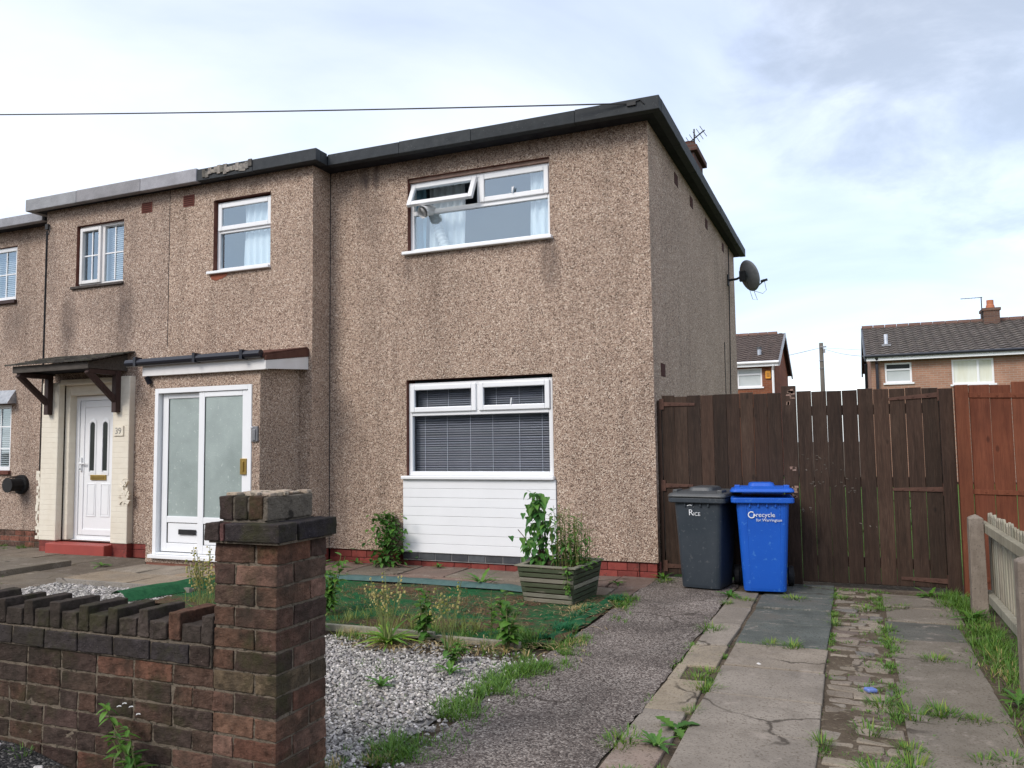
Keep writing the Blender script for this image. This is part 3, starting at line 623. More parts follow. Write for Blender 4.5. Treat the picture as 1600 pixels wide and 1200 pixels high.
# crumbled patch of render at the foot of the right pier and rough edge at the left one
mb = MB()
for i in range(26):
    x_, z_ = rnd(-9.40, -9.27), rnd(.72, 1.06); s_ = rnd(.02, .05)
    mb.obox((x_, 8.288+rnd(-.008, .008), z_), (s_, rnd(-.006, .006), rnd(-.02, .02)), (rnd(-.003, .003), .012, rnd(-.003, .003)), (rnd(-.02, .02), 0, s_*rnd(.6, 1.2)), tint(.06))
mb.build('crumbled_render', M['cream'], N); mb = MB()
for i in range(22):
    z_ = .2+i*.045; mb.obox((-11.05-rnd(0, .05), 8.30+rnd(-.004, .004), z_), (rnd(.01, .04), 0, 0), (0, .008, 0), (0, 0, .024), tint(.06))
mb.build('crumbled_render', M['cream'], N)
for a, b in ((-11.03, -10.70), (-9.595, -9.29)):
    MB().box(a, 8.30, -.03, b, 8.42, .0795, tint(.15)).box(a, 8.302, .0795, b, 8.42, .164, tint(.15)).build('pier_base', M['redpaint'], N, bevel=.005)
MB().box(-10.73, 8.165, -.03, -9.565, 8.60, .146).build('door_step', M['redstep'], N, bevel=.012)
mb = MB(); frame(mb, -10.60, -9.66, .172, 2.265, 8.515, 8.60, .07, .05, .07); mb.box(-10.60, 8.47, .148, -9.66, 8.6, .171)
dr = mb.build('door', M['upvc'], N, bevel=.005)
mb = MB(); mb.box(-10.52, 8.525, .225, -9.735, 8.57, 2.192)
frame(mb, -10.505, -9.75, .235, 2.18, 8.512, 8.53, .085); mb.build('door_leaf', M['upvc'], dr, bevel=.006)
mb = MB()
def arch(x0, x1, z0, z1, y, n=8):
    r_ = (x1-x0)/2; cx = (x0+x1)/2; return [(x0, y, z0), (x1, y, z0)]+[(cx+r_*math.cos(math.pi*i/n), y, z1-r_+r_*math.sin(math.pi*i/n)) for i in range(n+1)]
pm = MB()
for cx in (-10.258, -10.0):
    pm.prism(arch(cx-.043, cx+.043, 1.17, 1.87, 8.5185), (0, .008, 0))
    a = arch(cx-.075, cx+.075, 1.10, 1.93, 8.519); b = arch(cx-.05, cx+.05, 1.15, 1.88, 8.512)
    n = len(a); mb.add(a+b, [(i, (i+1) % n, n+(i+1) % n, n+i) for i in range(n)])
for (x0, x1, z0, z1) in ((-10.36, -10.17, .50, .98), (-10.08, -9.89, .50, .98)): frame(mb, x0, x1, z0, z1, 8.517, 8.53, .02); mb.box(x0+.03, 8.518, z0+.03, x1-.03, 8.53, z1-.03)
mb.build('door_moulding', M['upvc'], dr, bevel=.003); pm.build('pane', M['farpaned'], dr)
MB().box(-10.275, 8.505, 1.03, -9.965, 8.527, 1.105).box(-10.25, 8.50, 1.045, -9.99, 8.51, 1.09, (.7, .7, .7)).build('letter_box', M['brass'], dr, bevel=.004)
MB().box(-10.475, 8.485, 1.16, -10.445, 8.512, 1.36).box(-10.475, 8.47, 1.265, -10.36, 8.487, 1.285).box(-10.47, 8.483, 1.18, -10.45, 8.486, 1.20, (.05, .05, .05)).build('handle', M['upvc'], dr, bevel=.003)
MB().box(-9.555, 8.272, 1.66, -9.375, 8.29, 1.80).build('number_plate', M['cream'], N, bevel=.004)
def text(body, name, mat, parent, loc, size, rot=(R(90), 0, 0), ex=.0015, local=False, shear=0):
    cu = bpy.data.curves.new(name, 'FONT'); cu.body = body; cu.size = size; cu.extrude = ex; cu.materials.append(mat); cu.shear = shear
    tmp = bpy.data.objects.new(name, cu); COL.objects.link(tmp); dg = bpy.context.evaluated_depsgraph_get(); me = bpy.data.meshes.new_from_object(tmp.evaluated_get(dg)); me.name = name
    bpy.data.objects.remove(tmp); bpy.data.curves.remove(cu); at = me.color_attributes.new('tint', 'FLOAT_COLOR', 'CORNER'); at.data.foreach_set('color', np.ones(len(at.data)*4, dtype=np.float32))
    if not me.materials: me.materials.append(mat)
    o = bpy.data.objects.new(name, me); COL.objects.link(o); o.parent = parent
    o.location = loc if local else Vector(loc)-ORG[parent.name]; o.rotation_euler = rot; ORG[o.name] = ORG[parent.name]; return o
text('39', 'house_number', mottle('grey_numeral', (.25, .24, .21), (.3, .29, .26), 8, .6, .3, 0), N, (-9.53, 8.270, 1.688), .125)
# canopy over the door
mb = MB(); n = 7
for i in range(n):
    t0, t1 = i/n, (i+1)/n; y0, y1 = 7.68+(YL-7.68)*t0, 7.68+(YL-7.68)*t1+.02; z0 = 2.665+.185*t0; z1 = 2.665+.185*t1
    x0 = -11.02
    while x0 < -9.33:
        wd = rnd(.16, .24); x1 = min(x0+wd, -9.30); j = rnd(0, .010)
        mb.hexa([(x0, y0, z0), (x1-.004, y0, z0), (x1-.004, y1, z1), (x0, y1, z1), (x0, y0, z0+.014+j), (x1-.004, y0, z0+.014+j), (x1-.004, y1, z1+.012), (x0, y1, z1+.012)], tint(.3)); x0 = x1
ca = mb.build('door_canopy', M['shingle'], N)
mb = MB(); mb.box(-10.93, 7.735, 2.565, -9.44, 7.76, 2.662, tint(.1)); mb.box(-9.462, 7.76, 2.575, -9.44, YL-.002, 2.66, tint(.1)); mb.prism([(-9.461, 7.76, 2.66), (-9.461, YL-.002, 2.66), (-9.461, YL-.002, 2.82)], (.018, 0, 0)); mb.box(-10.93, 7.76, 2.575, -10.908, YL-.002, 2.66)
mb.build('canopy_board', M['oldwood'], ca, bevel=.004)
MB().box(-10.9, 7.77, 2.60, -9.47, YL-.002, 2.612).build('canopy_lining', M['soffit'], ca)
for x0 in (-10.895, -9.535):
    mb = MB(); mb.box(x0, 8.205, 1.99, x0+.085, 8.289, 2.575); mb.box(x0+.004, 7.77, 2.51, x0+.081, 8.2, 2.574)
    mb.obox((x0+.042, 8.005, 2.345), (.034, 0, 0), (0, .235, -.20), (0, .024, .028)); mb.build('bracket', M['darkwood'], ca, bevel=.006)
# windows of 39
mb = MB(); y = YL+.06; frame(mb, -10.53, -9.575, 3.885, 4.80, y, y+.07, .045); mb.box(-10.08, y, 3.93, -10.02, y+.07, 4.755)
f39 = mb.build('window', M['upvcd'], N, bevel=.005); mb = MB(); frame(mb, -10.50, -10.075, 3.925, 4.765, y-.03, y+.03, .05); mb.build('sash', M['upvcd'], f39, bevel=.006)
for a, b in ((-10.45, -10.125), (-10.02, -9.62)):
    pane(f39, a, b, 3.97 if a < -10.2 else 3.93, 4.72, y+.022, M['glass']); mb = MB(); c = (a+b)/2; mb.box(c-.009, y+.010, 3.95, c+.009, y+.020, 4.73); mb.box(a, y+.011, 4.34, c-.009, y+.019, 4.358); mb.box(c+.009, y+.011, 4.34, b, y+.019, 4.358); mb.build('glazing_bar', M['upvc'], f39)
MB().box(-10.60, YL-.04, 3.845, -9.555, YL+.1, 3.884).build('sill', mottle('dark_slate_sill', (.05, .042, .038), (.10, .085, .075), 14, .85, .2, .4, 50), f39, bevel=.006)
for (a, b, z0, z1, lab) in ((-14.2, -12.35, 3.905, 4.785, 'up'), (-14.2, -12.36, 1.155, 2.21, 'down')):
    mb = MB(); y = YM+.03; frame(mb, a, b, z0, z1, y, y+.07, .065)
    for k_ in (1, 2): mb.box(a+(b-a)*k_/3-.03, y, z0+.065, a+(b-a)*k_/3+.03, y+.07, z1-.065)
    f = mb.build('window', M['upvc'], N, bevel=.005); pane(f, a+.06, b-.06, z0+.06, z1-.06, y+.03, M['glass'])
    mb = MB()
    for k_ in range(3):
        c = a+(b-a)*(k_+.5)/3; mb.box(c-.010, y+.018, z0+.065, c+.010, y+.028, z1-.065)
        for q in ((.5,) if lab == 'up' else (.333, .667)): zc = z0+(z1-z0)*q; mb.box(a+(b-a)*k_/3+.04, y+.019, zc-.009, a+(b-a)*(k_+1)/3-.04, y+.027, zc+.009)
    mb.build('glazing_bar', M['upvc'], f)
    MB().box(a-.04, YM-.05, z0-.06, b+.03, YM+.06, z0-.001).build('sill', M['reveal'] if lab == 'down' else M['darkwood'], f, bevel=.006)
    room(N, a-.2, b+.2, z0-.1, z1+.1, YM+.221, 10.2)
room(N, -10.8, -9.4, 3.7, 4.9, YL+.201, 9.6)
mb = MB(); mb.hexa([(-14.3, YM-.16, 2.215), (-12.24, YM-.16, 2.215), (-12.26, YM, 2.225), (-14.3, YM, 2.225), (-14.3, YM-.16, 2.23), (-12.24, YM-.16, 2.23), (-12.28, YM, 2.44), (-14.3, YM, 2.44)]); mb.build('lead_hood', mottle('lead_flashing', (.26, .28, .31), (.44, .46, .48), 14, .5, .5, .5, 30, .02, metal=.3), N)
mb = MB()
mb.tube([(-12.05, YM, .94), (-12.05, YM-.05, .94)], .15, 20); mb.tube([(-12.05, YM-.05, .94), (-12.05, YM-.24, .94)], [.10, .10], 18); mb.tube([(-12.05, YM-.24, .94), (-12.05, YM-.255, .94)], .115, 18)
for i in range(12): q = i*math.pi/6; mb.tube([(-12.05+.135*math.cos(q), YM-.04, .94+.135*math.sin(q)), (-12.05+.125*math.cos(q), YM-.22, .94+.125*math.sin(q))], .005, 4)
mb.build('boiler_flue', M['rubber'], N)
# roof of 39
mb = MB(); mb.prism([(XPT-.004, 8.235, ZS), (XPT-.004, 16.19, ZS), (-11.40, 16.19, ZS), (-11.40, 8.235, ZS)], (0, 0, .13)); mb.prism([(-11.41, 8.515, ZS-.06), (-11.41, 16.19, ZS-.06), (-17.8, 16.19, ZS-.06), (-17.8, 8.515, ZS-.06)], (0, 0, .12))
r9 = mb.build('roof', M['soffit'], N)
mb = MB(); seg_x(-11.42, -8.052, 8.20, ZS-.012, ZT+.025, 3, mb); mb.box(-11.42, 8.301, ZS-.012, -11.33, 9.2, ZT+.02, tint(.1)); seg_x(-17.8, -11.43, 8.49, ZS-.075, ZT-.075, 5, mb); mb.build('fascia', M['fasciagrey'], r9, bevel=.010)
v = MB().box(-9.233, YL-.006, 4.833, -9.033, YL+.02, 4.983)
for i in range(5): v.box(-9.218, YL-.010, 4.845+i*.029, -9.048, YL-.004, 4.861+i*.029, (.4, .4, .4))
v.build('air_vent', M['vent'], N)

# things hanging inside the windows
blind('dark grey venetian blind filling the wide lower pane of the ground floor window', -5.07, -3.22, 1.14, 1.86, 8.93, .029, 'blind', 50, (-4.93, -4.62, -4.3, -4.0, -3.65, -3.36))
blind('short dark grey blind behind the left top light of the ground floor window', -5.04, -4.17, 1.90, 2.23, 8.931, .026, 'blind', 50, (-4.9, -4.6, -4.3))
blind('short dark grey blind behind the right top light of the ground floor window', -4.12, -3.23, 1.90, 2.23, 8.932, .026, 'blind', 50, (-3.95, -3.65, -3.35))
blind('pale venetian blind in the right pane of the small upstairs window next door', -10.02, -9.60, 3.92, 4.78, 8.56, .03, 'blindw', 55)
blind('pale venetian blind in the upstairs window cut off by the photo edge', -14.1, -12.42, 3.95, 4.74, 8.93, .032, 'blindw', 55)
blind('pale venetian blind in the ground floor window under the lead hood', -14.1, -12.42, 1.2, 2.17, 8.93, .032, 'blindw', 45)
curtain('white net curtain at the left of the wide upstairs window', -4.93, -4.42, 3.93, 4.80, 9.06, 'cloth', 5)
curtain('white net curtain at the right edge of the wide upstairs window', -3.48, -3.18, 3.93, 4.80, 8.945, 'cloth', 3)
curtain('pale blue curtain drawn to the far left of the wide upstairs window', -5.25, -4.96, 3.93, 4.80, 9.02, 'bluecloth', 3)
curtain('pale curtain in the right half of the narrow upstairs window', -7.52, -6.98, 3.88, 4.80, 8.565, 'cloth', 5)
t = thing('exhaust_hose', 'white ribbed air conditioner hose poking out of the open upstairs window', 'hose', (-4.80, 8.84, 4.40))
mb = MB(); P = [Vector((-4.56, 8.96, 3.80)), Vector((-4.63, 8.955, 3.95)), Vector((-4.74, 8.952, 4.2)), Vector((-4.79, 8.95, 4.36)), Vector((-4.80, 8.90, 4.455))]
pts = []; rs = []
for i in range(61):
    f = i/60*4; k_ = min(3, int(f)); q = P[k_].lerp(P[k_+1], f-k_); pts.append(q); rs.append(.068 if i % 3 else .050)
mb.tube(pts, rs, 14); mb.build('ribbed_hose', M['hose'], t, smooth=True)
mb = MB(); mb.tube([(-4.80, 8.90, 4.455), (-4.81, 8.80, 4.44), (-4.83, 8.69, 4.385)], [.062, .07, .074], 18, caps=False); mb.tube([(-4.825, 8.705, 4.392), (-4.83, 8.685, 4.382)], [.08, .08], 18, caps=False); mb.tube([(-4.828, 8.70, 4.39), (-4.829, 8.699, 4.389)], .06, 16, (.5, .5, .5)); mb.build('nozzle', M['hose'], t, smooth=True)

# satellite dish
D = thing('satellite_dish', 'dark grey mesh satellite dish on the far end of the side wall', 'satellite dish', (XR, 15.05, 4.43))
mb = MB(); mb.box(XR, 14.98, 4.33, XR+.02, 15.12, 4.53); mb.tube([(XR+.02, 15.05, 4.43), (XR+.16, 15.05, 4.44), (XR+.26, 15.0, 4.47)], .022, 8); mb.box(XR+.22, 14.93, 4.38, XR+.33, 15.05, 4.56); mb.build('mount', M['rubber'], D)
dn = Vector((.62, .62, .30)).normalized(); a = dn.cross(Vector((0, 0, 1))).normalized(); b = a.cross(dn).normalized()*1.0; cc = Vector((XR+.34, 15.05, 4.47))
mb = MB(); rings = []
for k_ in range(7):
    r_ = k_/6; rings.append([cc+dn*(.075*r_*r_)+(a*math.cos(q*math.pi/14)*.25+b*math.sin(q*math.pi/14)*.29)*max(r_, .01) for q in range(28)])
mb.loft(rings, caps=False); o = mb.build('dish', M['dish'], D, smooth=True); sm = o.modifiers.new('solid', 'SOLIDIFY'); sm.thickness = .008
lo = cc-b*.27+dn*.06
mb = MB(); tip = cc+dn*.36-b*.17; mb.tube([lo, tip], .012, 6); mb.obox(tip, dn*.035, a*.05, b*.022); mb.tube([tip, tip-dn*.07], .026, 8)
mb.tube([tip, tip-b*.18-dn*.02, tip-b*.22-dn*.12, lo-b*.02], .004, 4); mb.tube([lo, lo-b*.2+a*.02, lo-b*.16-dn*.08, cc-b*.1-dn*.03], .004, 4); mb.build('feed_arm', M['rubber'], D)

# overhead wire
mb = MB(); A = Vector((-2.10, 8.45, 5.20)); B = Vector((-13.05, 6.6, 6.27)); pts = []
for i in range(25):
    t_ = i/24; q = A.lerp(B, t_); q.z -= .035*4*t_*(1-t_); pts.append(q)
mb.tube(pts, .0085, 5); mb.obox(A+Vector((.02, .0, -.01)), (.05, 0, 0), (0, .012, 0), (0, 0, .02)); mb.tube([A, A+Vector((.12, .0, .02)), A+Vector((.16, -.004, -.03))], .008, 5)
tag(mb.build('overhead_cable', M['cable']), 'thin black overhead cable running to the roof edge', 'cable')

# ------------------------------------------------------------------ ground
def nz(x, y, s=1.0, o=0.0): return mnoise.noise((x*s+o, y*s-o, o*.37))
def sheet(name, x0, x1, y0, y1, z, mat, step=.12, amp=.008, s=3.0, extra=None, kind='structure'):
    nx, ny = max(1, int((x1-x0)/step)), max(1, int((y1-y0)/step)); mb = MB(); vs = []
    for j in range(ny+1):
        for i in range(nx+1):
            X_, Y_ = x0+(x1-x0)*i/nx, y0+(y1-y0)*j/ny
            vs.append((X_, Y_, z+amp*nz(X_, Y_, s, z*91+2)+(extra(X_, Y_) if extra else 0)))
    mb.add(vs, [(j*(nx+1)+i, j*(nx+1)+i+1, (j+1)*(nx+1)+i+1, (j+1)*(nx+1)+i) for j in range(ny) for i in range(nx)])
    return tag(mb.build(name, mat, smooth=True), kind=kind)
g = MB(); g.quad((-400, -400, -.06), (400, -400, -.06), (400, 600, -.06), (-400, 600, -.06)); tag(g.build('ground', M['base']), kind='structure')
def bank(x, y):
    t_ = min(1, max(0, (-2.85-x)/.9)); return .125*t_*t_*(3-2*t_)
sheet('pavement', -6.2, -2.1, .4, 2.665, -.012, M['pavement'], .06, .012, 6, bank)
sheet('pavement', -2.099, 3.2, -1.5, 2.6, -.015, M['pavement'], .2, .004, 3)
sheet('asphalt_drive', -2.02, -1.135, 2.55, 8.95, .0, M['asphalt'], .07, .007, 4)
for v_ in bpy.data.objects['asphalt_drive'].data.vertices:
    if v_.co.x < -1.97 or v_.co.x > -1.18: v_.co.x += .028*nz(v_.co.y, v_.co.x*.1, 4.5, 6)+.018*nz(v_.co.y, 3, 17, 2)
sheet('earth_bed', -11.5, -1.95, 2.7, 8.8, -.035, M['base'], .12, .012, 3)
sheet('earth_strip', -1.15, 2.2, 2.5, 9.4, -.012, M['base'], .08, .012, 6)
sheet('yard', -1.9, 6, 9.0, 30, -.02, mottle('yard_lawn', (.06, .13, .025), (.10, .17, .04), 3, .95, .1, .5, 40, .03), .6, .02, 1)
# paved strips: every slab its own bevelled block with its own tilt
def slabs(name, rows, mat, bev=.007, cut=None):
    mb = MB()
    for (x0, x1, y0, y1, z, col) in rows:
        t1, t2 = rnd(-.006, .006), rnd(-.006, .006); g_ = .006
        a, b, c, d = x0+g_*rnd(.4, 1.6), x1-g_*rnd(.4, 1.6), y0+g_*rnd(.4, 2.2), y1-g_*rnd(.4, 2.2)
        j = lambda: rnd(-.012, .012)
        p = [(a+j(), c+j()), (b+j(), c+j()), (b+j(), d+j()), (a+j(), d+j())]; zt = [z+t1+t2, z-t1+t2, z-t1-t2, z+t1-t2]
        mb.hexa([(*p[i], -.05) for i in range(4)]+[(*p[i], zt[i]) for i in range(4)], col)
    return tag(mb.build(name, mat, bevel=bev), kind='structure')
def c_(r, v=.07): k_ = rnd(1-v, 1+v); return tuple(q*k_ for q in r)
rows = []
W1, G1, P1, T1 = (1.02, .97, .92), (.42, .50, .52), (.95, .80, .74), (1.15, 1.05, .88)
ys_ = [2.5, 3.1, 3.72, 4.33, 4.92, 5.56, 6.2]
for a, b in zip(ys_, ys_[1:]): rows.append((-.85, -.205, a, b, .008, c_(W1 if a < 5.5 else (1.0, .93, .85))))
ys_ = [6.2, 6.9, 7.55, 8.2, 8.86]
for a, b in zip(ys_, ys_[1:]): rows.append((-.855, -.205, a, b, .004, c_(G1, .09)))
ys_ = [2.5, 3.15, 3.75, 4.35, 4.95, 5.55, 6.15, 6.7, 7.35, 7.95, 8.6]
for i, (a, b) in enumerate(zip(ys_, ys_[1:])): rows.append((.20, .72+(.06 if b > 7.9 else 0)-(.05 if a < 4 else 0), a, b, .002, c_((.78, .74, .68) if i != 7 else (.52, .56, .56), .14)))
for (a, b, k_) in ((2.5, 3.45, P1), (3.45, 4.05, P1), (4.05, 4.55, W1), (4.55, 5.13, T1), (5.47, 6.05, T1), (6.05, 6.75, W1), (6.75, 7.5, W1), (7.5, 8.3, (.85, .8, .72))): rows.append((-1.13, -.875, a, b, .004, c_(k_)))
rows.append((-1.13, -1.045, 5.13, 5.47, .004, c_(T1)))
slabs('paved_drive', rows, M['slab'])
rows = []
y_ = 2.6
while y_ < 8.75:
    h_ = rnd(.085, .13); x_ = -.195
    while x_ < .185:
        w_ = min(rnd(.11, .24), .19-x_)
        if w_ < .05: break
        if random.random() > .10: rows.append((x_-.004, x_+w_+.003, y_-.003, y_+h_+.004, rnd(-.013, -.003), c_(random.choice([(.82, .75, .68), (.98, .90, .80), (1.04, .96, .84), (.60, .52, .50), (.62, .63, .65), (.92, .84, .76), (.88, .84, .78)]), .1)))
        x_ += w_
    y_ += h_
slabs('sett_strip', rows, M['slab'], .012)
# fill between the setts
sheet('mortar_bed', -.2, .2, 2.5, 8.9, -.018, mottle('sandy_bed', (.23, .195, .15), (.15, .125, .095), 9, .98, .1, .7, 60, .01), .07, .006, 9)
# garden path along the house front
rows = []
x_ = -6.25
while x_ < -2.0:
    w_ = rnd(.55, .75); rows.append((x_, min(x_+w_, -1.99), 8.12+rnd(-.02, .02), 8.765, .006, c_(random.choice([(.70, .64, .57), (.78, .70, .62), (.72, .56, .52)]), .09))); x_ += w_
x_ = -6.25
while x_ < -2.1:
    w_ = rnd(.55, .75); rows.append((x_, min(x_+w_, -2.03), 7.58, 8.10+rnd(-.02, .02), .000, c_(random.choice([(.66, .60, .53), (.75, .68, .6), (.74, .56, .51)]), .09))); x_ += w_
for (a, b) in ((7.6, 8.15), (8.16, 8.7)): pass
slabs('garden_path', rows, M['slab'])
rows = []
y_ = 6.42
for r_ in range(2):
    x_ = -8.2
    while x_ < -6.3:
        w_ = rnd(.45, .62); rows.append((x_, min(x_+w_, -6.27), y_+r_*.6, y_+.6+r_*.6, .045, c_(random.choice([(1.15, 1.0, .82), (1.2, .98, .78), (1.0, .92, .82)]), .08))); x_ += w_
slabs('porch_path', rows, M['slab'])
MB().box(-8.2, 6.385, -.05, -6.27, 6.42, .055).build('path_edging', M['slab']); tag(bpy.data.objects['path_edging'], kind='structure')
rows = []
for (x0, x1, y0, y1, k_) in ((-9.3, -8.22, 7.5, 8.15, (.50, .45, .40)), (-9.2, -8.22, 6.9, 7.5, (.55, .49, .43)), (-9.2, -8.22, 6.2, 6.9, (.66, .60, .52)), (-10.4, -9.3, 7.55, 8.16, (.6, .55, .48)), (-11.6, -10.4, 7.5, 8.6, (.72, .65, .57)), (-13.4, -11.6, 7.4, 8.6, (.7, .64, .56)), (-12.6, -11.2, 6.3, 7.4, (.72, .66, .58)), (-15.5, -12.6, 6.0, 7.4, (.66, .6, .52)), (-10.0, -9.2, 5.4, 6.3, (.62, .55, .47)), (-9.2, -8.25, 5.4, 6.2, (.62, .55, .47))): rows.append((x0, x1, y0, y1, .004, c_(k_)))
rows.append((-11.2, -9.22, 6.42, 7.42, .075, (.68, .63, .55)))
slabs('neighbour_path', rows, M['slab'])
# turf
T = thing('artificial_turf', 'worn green artificial turf with bare brown patches in the front garden', 'turf', (-4.2, 6.5, 0))
poly = [(-2.06, 5.62), (-2.04, 6.3), (-2.07, 7.2), (-2.12, 7.56), (-3.4, 7.56), (-5.35, 7.55), (-6.25, 6.95), (-6.42, 6.7), (-6.5, 6.0), (-5.6, 5.62), (-4.0, 5.58), (-2.8, 5.57)]
def inside(p, poly_):
    x_, y_ = p; c = False; n_ = len(poly_)
    for i in range(n_):
        (x1, y1), (x2, y2) = poly_[i], poly_[(i+1) % n_]
        if (y1 > y_) != (y2 > y_) and x_ < (x2-x1)*(y_-y1)/(y2-y1)+x1: c = not c
    return c
st = .06; mb = MB(); idx = {}; vs = []
def gv(i, j):
    if (i, j) not in idx:
        X_, Y_ = -6.6+i*st, 5.5+j*st; idx[(i, j)] = len(vs); vs.append((X_, Y_, .012+.020*nz(X_, Y_, 1.6, 3)+.012*nz(X_, Y_, 6, 8)))
    return idx[(i, j)]
fs = []
for i in range(78):
    for j in range(36):
        if inside((-6.6+(i+.5)*st+.02*nz(i, j, .9), 5.5+(j+.5)*st+.03*nz(j, i, .7)), poly): fs.append((gv(i, j), gv(i+1, j), gv(i+1, j+1), gv(i, j+1)))
mb.add(vs, fs); mb.build('turf_mat', M['turf'], T, smooth=True)
mb = MB(); pts = [(-5.6, 7.48), (-5.0, 7.60), (-4.4, 7.63), (-3.8, 7.60), (-3.3, 7.58), (-2.95, 7.52)]; L_ = []
for i in range(51):
    f = i/50*5; k_ = min(4, int(f)); a, b = Vector(pts[k_]), Vector(pts[k_+1]); q = a.lerp(b, f-k_); L_.append(q)
vs = []; fs = []
for i, q in enumerate(L_):
    wv = .085+.02*nz(q.x, 0, 5); vs += [(q.x, q.y-wv, .025), (q.x, q.y-wv*.5, .055+.012*nz(q.x, 1, 6)), (q.x, q.y+wv*.5, .060+.012*nz(q.x, 4, 6)), (q.x, q.y+wv, .02)]
for i in range(50):
    for j in range(3): fs.append((i*4+j, (i+1)*4+j, (i+1)*4+j+1, i*4+j+1))
mb.add(vs, fs); mb.build('folded_edge', M['teal'], T, smooth=True)
mb = MB(); vs = []; fs = []; n_ = 60
for i in range(n_+1):     # rumpled green fold along the drive edge
    t_ = i/n_; y_ = 5.75+1.75*t_; xc = -2.10+.05*nz(y_, 2, 3)
    for j in range(6): u_ = j/5; vs.append((xc-.09+(.11+.05*nz(y_, 9, 4))*u_, y_+.03*nz(j, y_, 4),   .016+(.020+.020*nz(y_, 7, 4.5))*math.sin(math.pi*u_)+.010*nz(y_*9, u_*6)))
for i in range(n_):
    for j in range(5): fs.append((i*6+j, i*6+j+1, (i+1)*6+j+1, (i+1)*6+j))
mb.add(vs, fs); mb.build('rumpled_edge', M['turfgreen'], T, smooth=True)
mb = MB(); vs = []; fs = []
for i in range(31):
    t_ = i/30; q = Vector((-6.62, 5.78)).lerp(Vector((-6.38, 6.95)), t_)
    for j in range(4): u_ = j/3; vs.append((q.x-.05+.24*u_, q.y, .02+(.10+.02*nz(q.y, 3, 4))*math.sin(math.pi*min(1, .2+u_*.8))))
for i in range(30):
    for j in range(3): fs.append((i*4+j, i*4+j+1, (i+1)*4+j+1, (i+1)*4+j))
mb.add(vs, fs); mb.build('rumpled_edge', M['turfgreen'], T, smooth=True)
# timber edging boards between gravel and turf
mb = MB(); mb.obox((-3.85, 5.52, .025), (.85, .03, 0), (-.001, .022, 0), (0, 0, .026), tint(.1)); tag(mb.build('edging_board', M['greywood'], bevel=.004), 'grey timber edging board between the chippings and the turf, left length', 'edging board', 'timber edging')
mb = MB(); mb.obox((-2.62, 5.51, .02), (.36, -.035, .01), (.001, .022, 0), (0, 0, .022), tint(.1)); tag(mb.build('edging_board', M['greywood'], bevel=.004), 'short grey edging board beside the asphalt, behind the seed stalks', 'edging board', 'timber edging')
# gravel chippings
def gravel(name, n, region, zb=-.01, smin=.010, smax=.021):
    base = [Vector(v).normalized() for v in ((1, 1, 1), (1, -1, -1), (-1, 1, -1), (-1, -1, 1), (1, 0, 0), (-1, 0, 0), (0, 1, 0), (0, -1, 0), (0, 0, 1), (0, 0, -1))]
    import bmesh
    protos = []
    for p_ in range(8):
        bm = bmesh.new()
        for v in base: bm.verts.new(v*rnd(.65, 1.1))
        bmesh.ops.convex_hull(bm, input=bm.verts); bm.verts.ensure_lookup_table(); bm.verts.index_update()
        vv = [v.co.copy() for v in bm.verts if v.link_faces]; mp_ = {v.index: i for i, v in enumerate([v for v in bm.verts if v.link_faces])}
        protos.append((np.array([tuple(v) for v in vv]), [tuple(mp_[q.index] for q in f.verts) for f in bm.faces])); bm.free()
    mb = MB()
    for _ in range(n):
        q = region()
        if q is None: continue
        V, F = random.choice(protos); sc = rnd(smin, smax)*np.array((rnd(.8, 1.3), rnd(.7, 1.1), rnd(.5, .85)))
        e_ = Matrix.Rotation(rnd(0, 6.28), 3, 'Z') @ Matrix.Rotation(rnd(-.7, .7), 3, 'X')
        P_ = (V*sc) @ np.array(e_).T+np.array((q[0], q[1], zb+rnd(.002, .012)))
        g_ = random.choice((1.0, .9, .75, 1.2, .55, .38, 1.55, .7)); mb.add(P_.tolist(), F, (g_, g_*rnd(.96, 1.0), g_*rnd(.92, 1.0)))
    return tag(mb.build(name, M['stone']), kind='stuff')
def reg1():
    y_ = rnd(2.72, 5.48); x_ = rnd(-4.6, -1.97)
    if -2.52 < x_ < -2.14 and y_ < 3.02 or x_ < -2.15 and y_ < 2.92: return None
    if x_ > -2.18+.10*nz(y_, 1, 3) and random.random() < .75: return None
    if random.random() < .9*max(0, min(1, (y_-5.05+.25*nz(x_, y_, 2.2))/.3)): return None
    return x_, y_
o = gravel('gravel', 27000, reg1, -.01, .0075, .0165); o['label'] = 'pale limestone chippings in the front bed'
sheet('gravel_base', -4.7, -2.15, 2.7, 5.15, -.014, M['gravelbed'], .1, .008, 5)
def reg2():
    x_, y_ = rnd(-8.2, -6.3), rnd(5.45, 6.38); return x_, y_
o = gravel('gravel', 5200, reg2, -.005, .013, .026); o['label'] = 'grey chippings beside the porch path'
sheet('gravel_base', -8.3, -6.45, 5.3, 6.4, -.010, M['gravelbed'], .1, .008, 5)

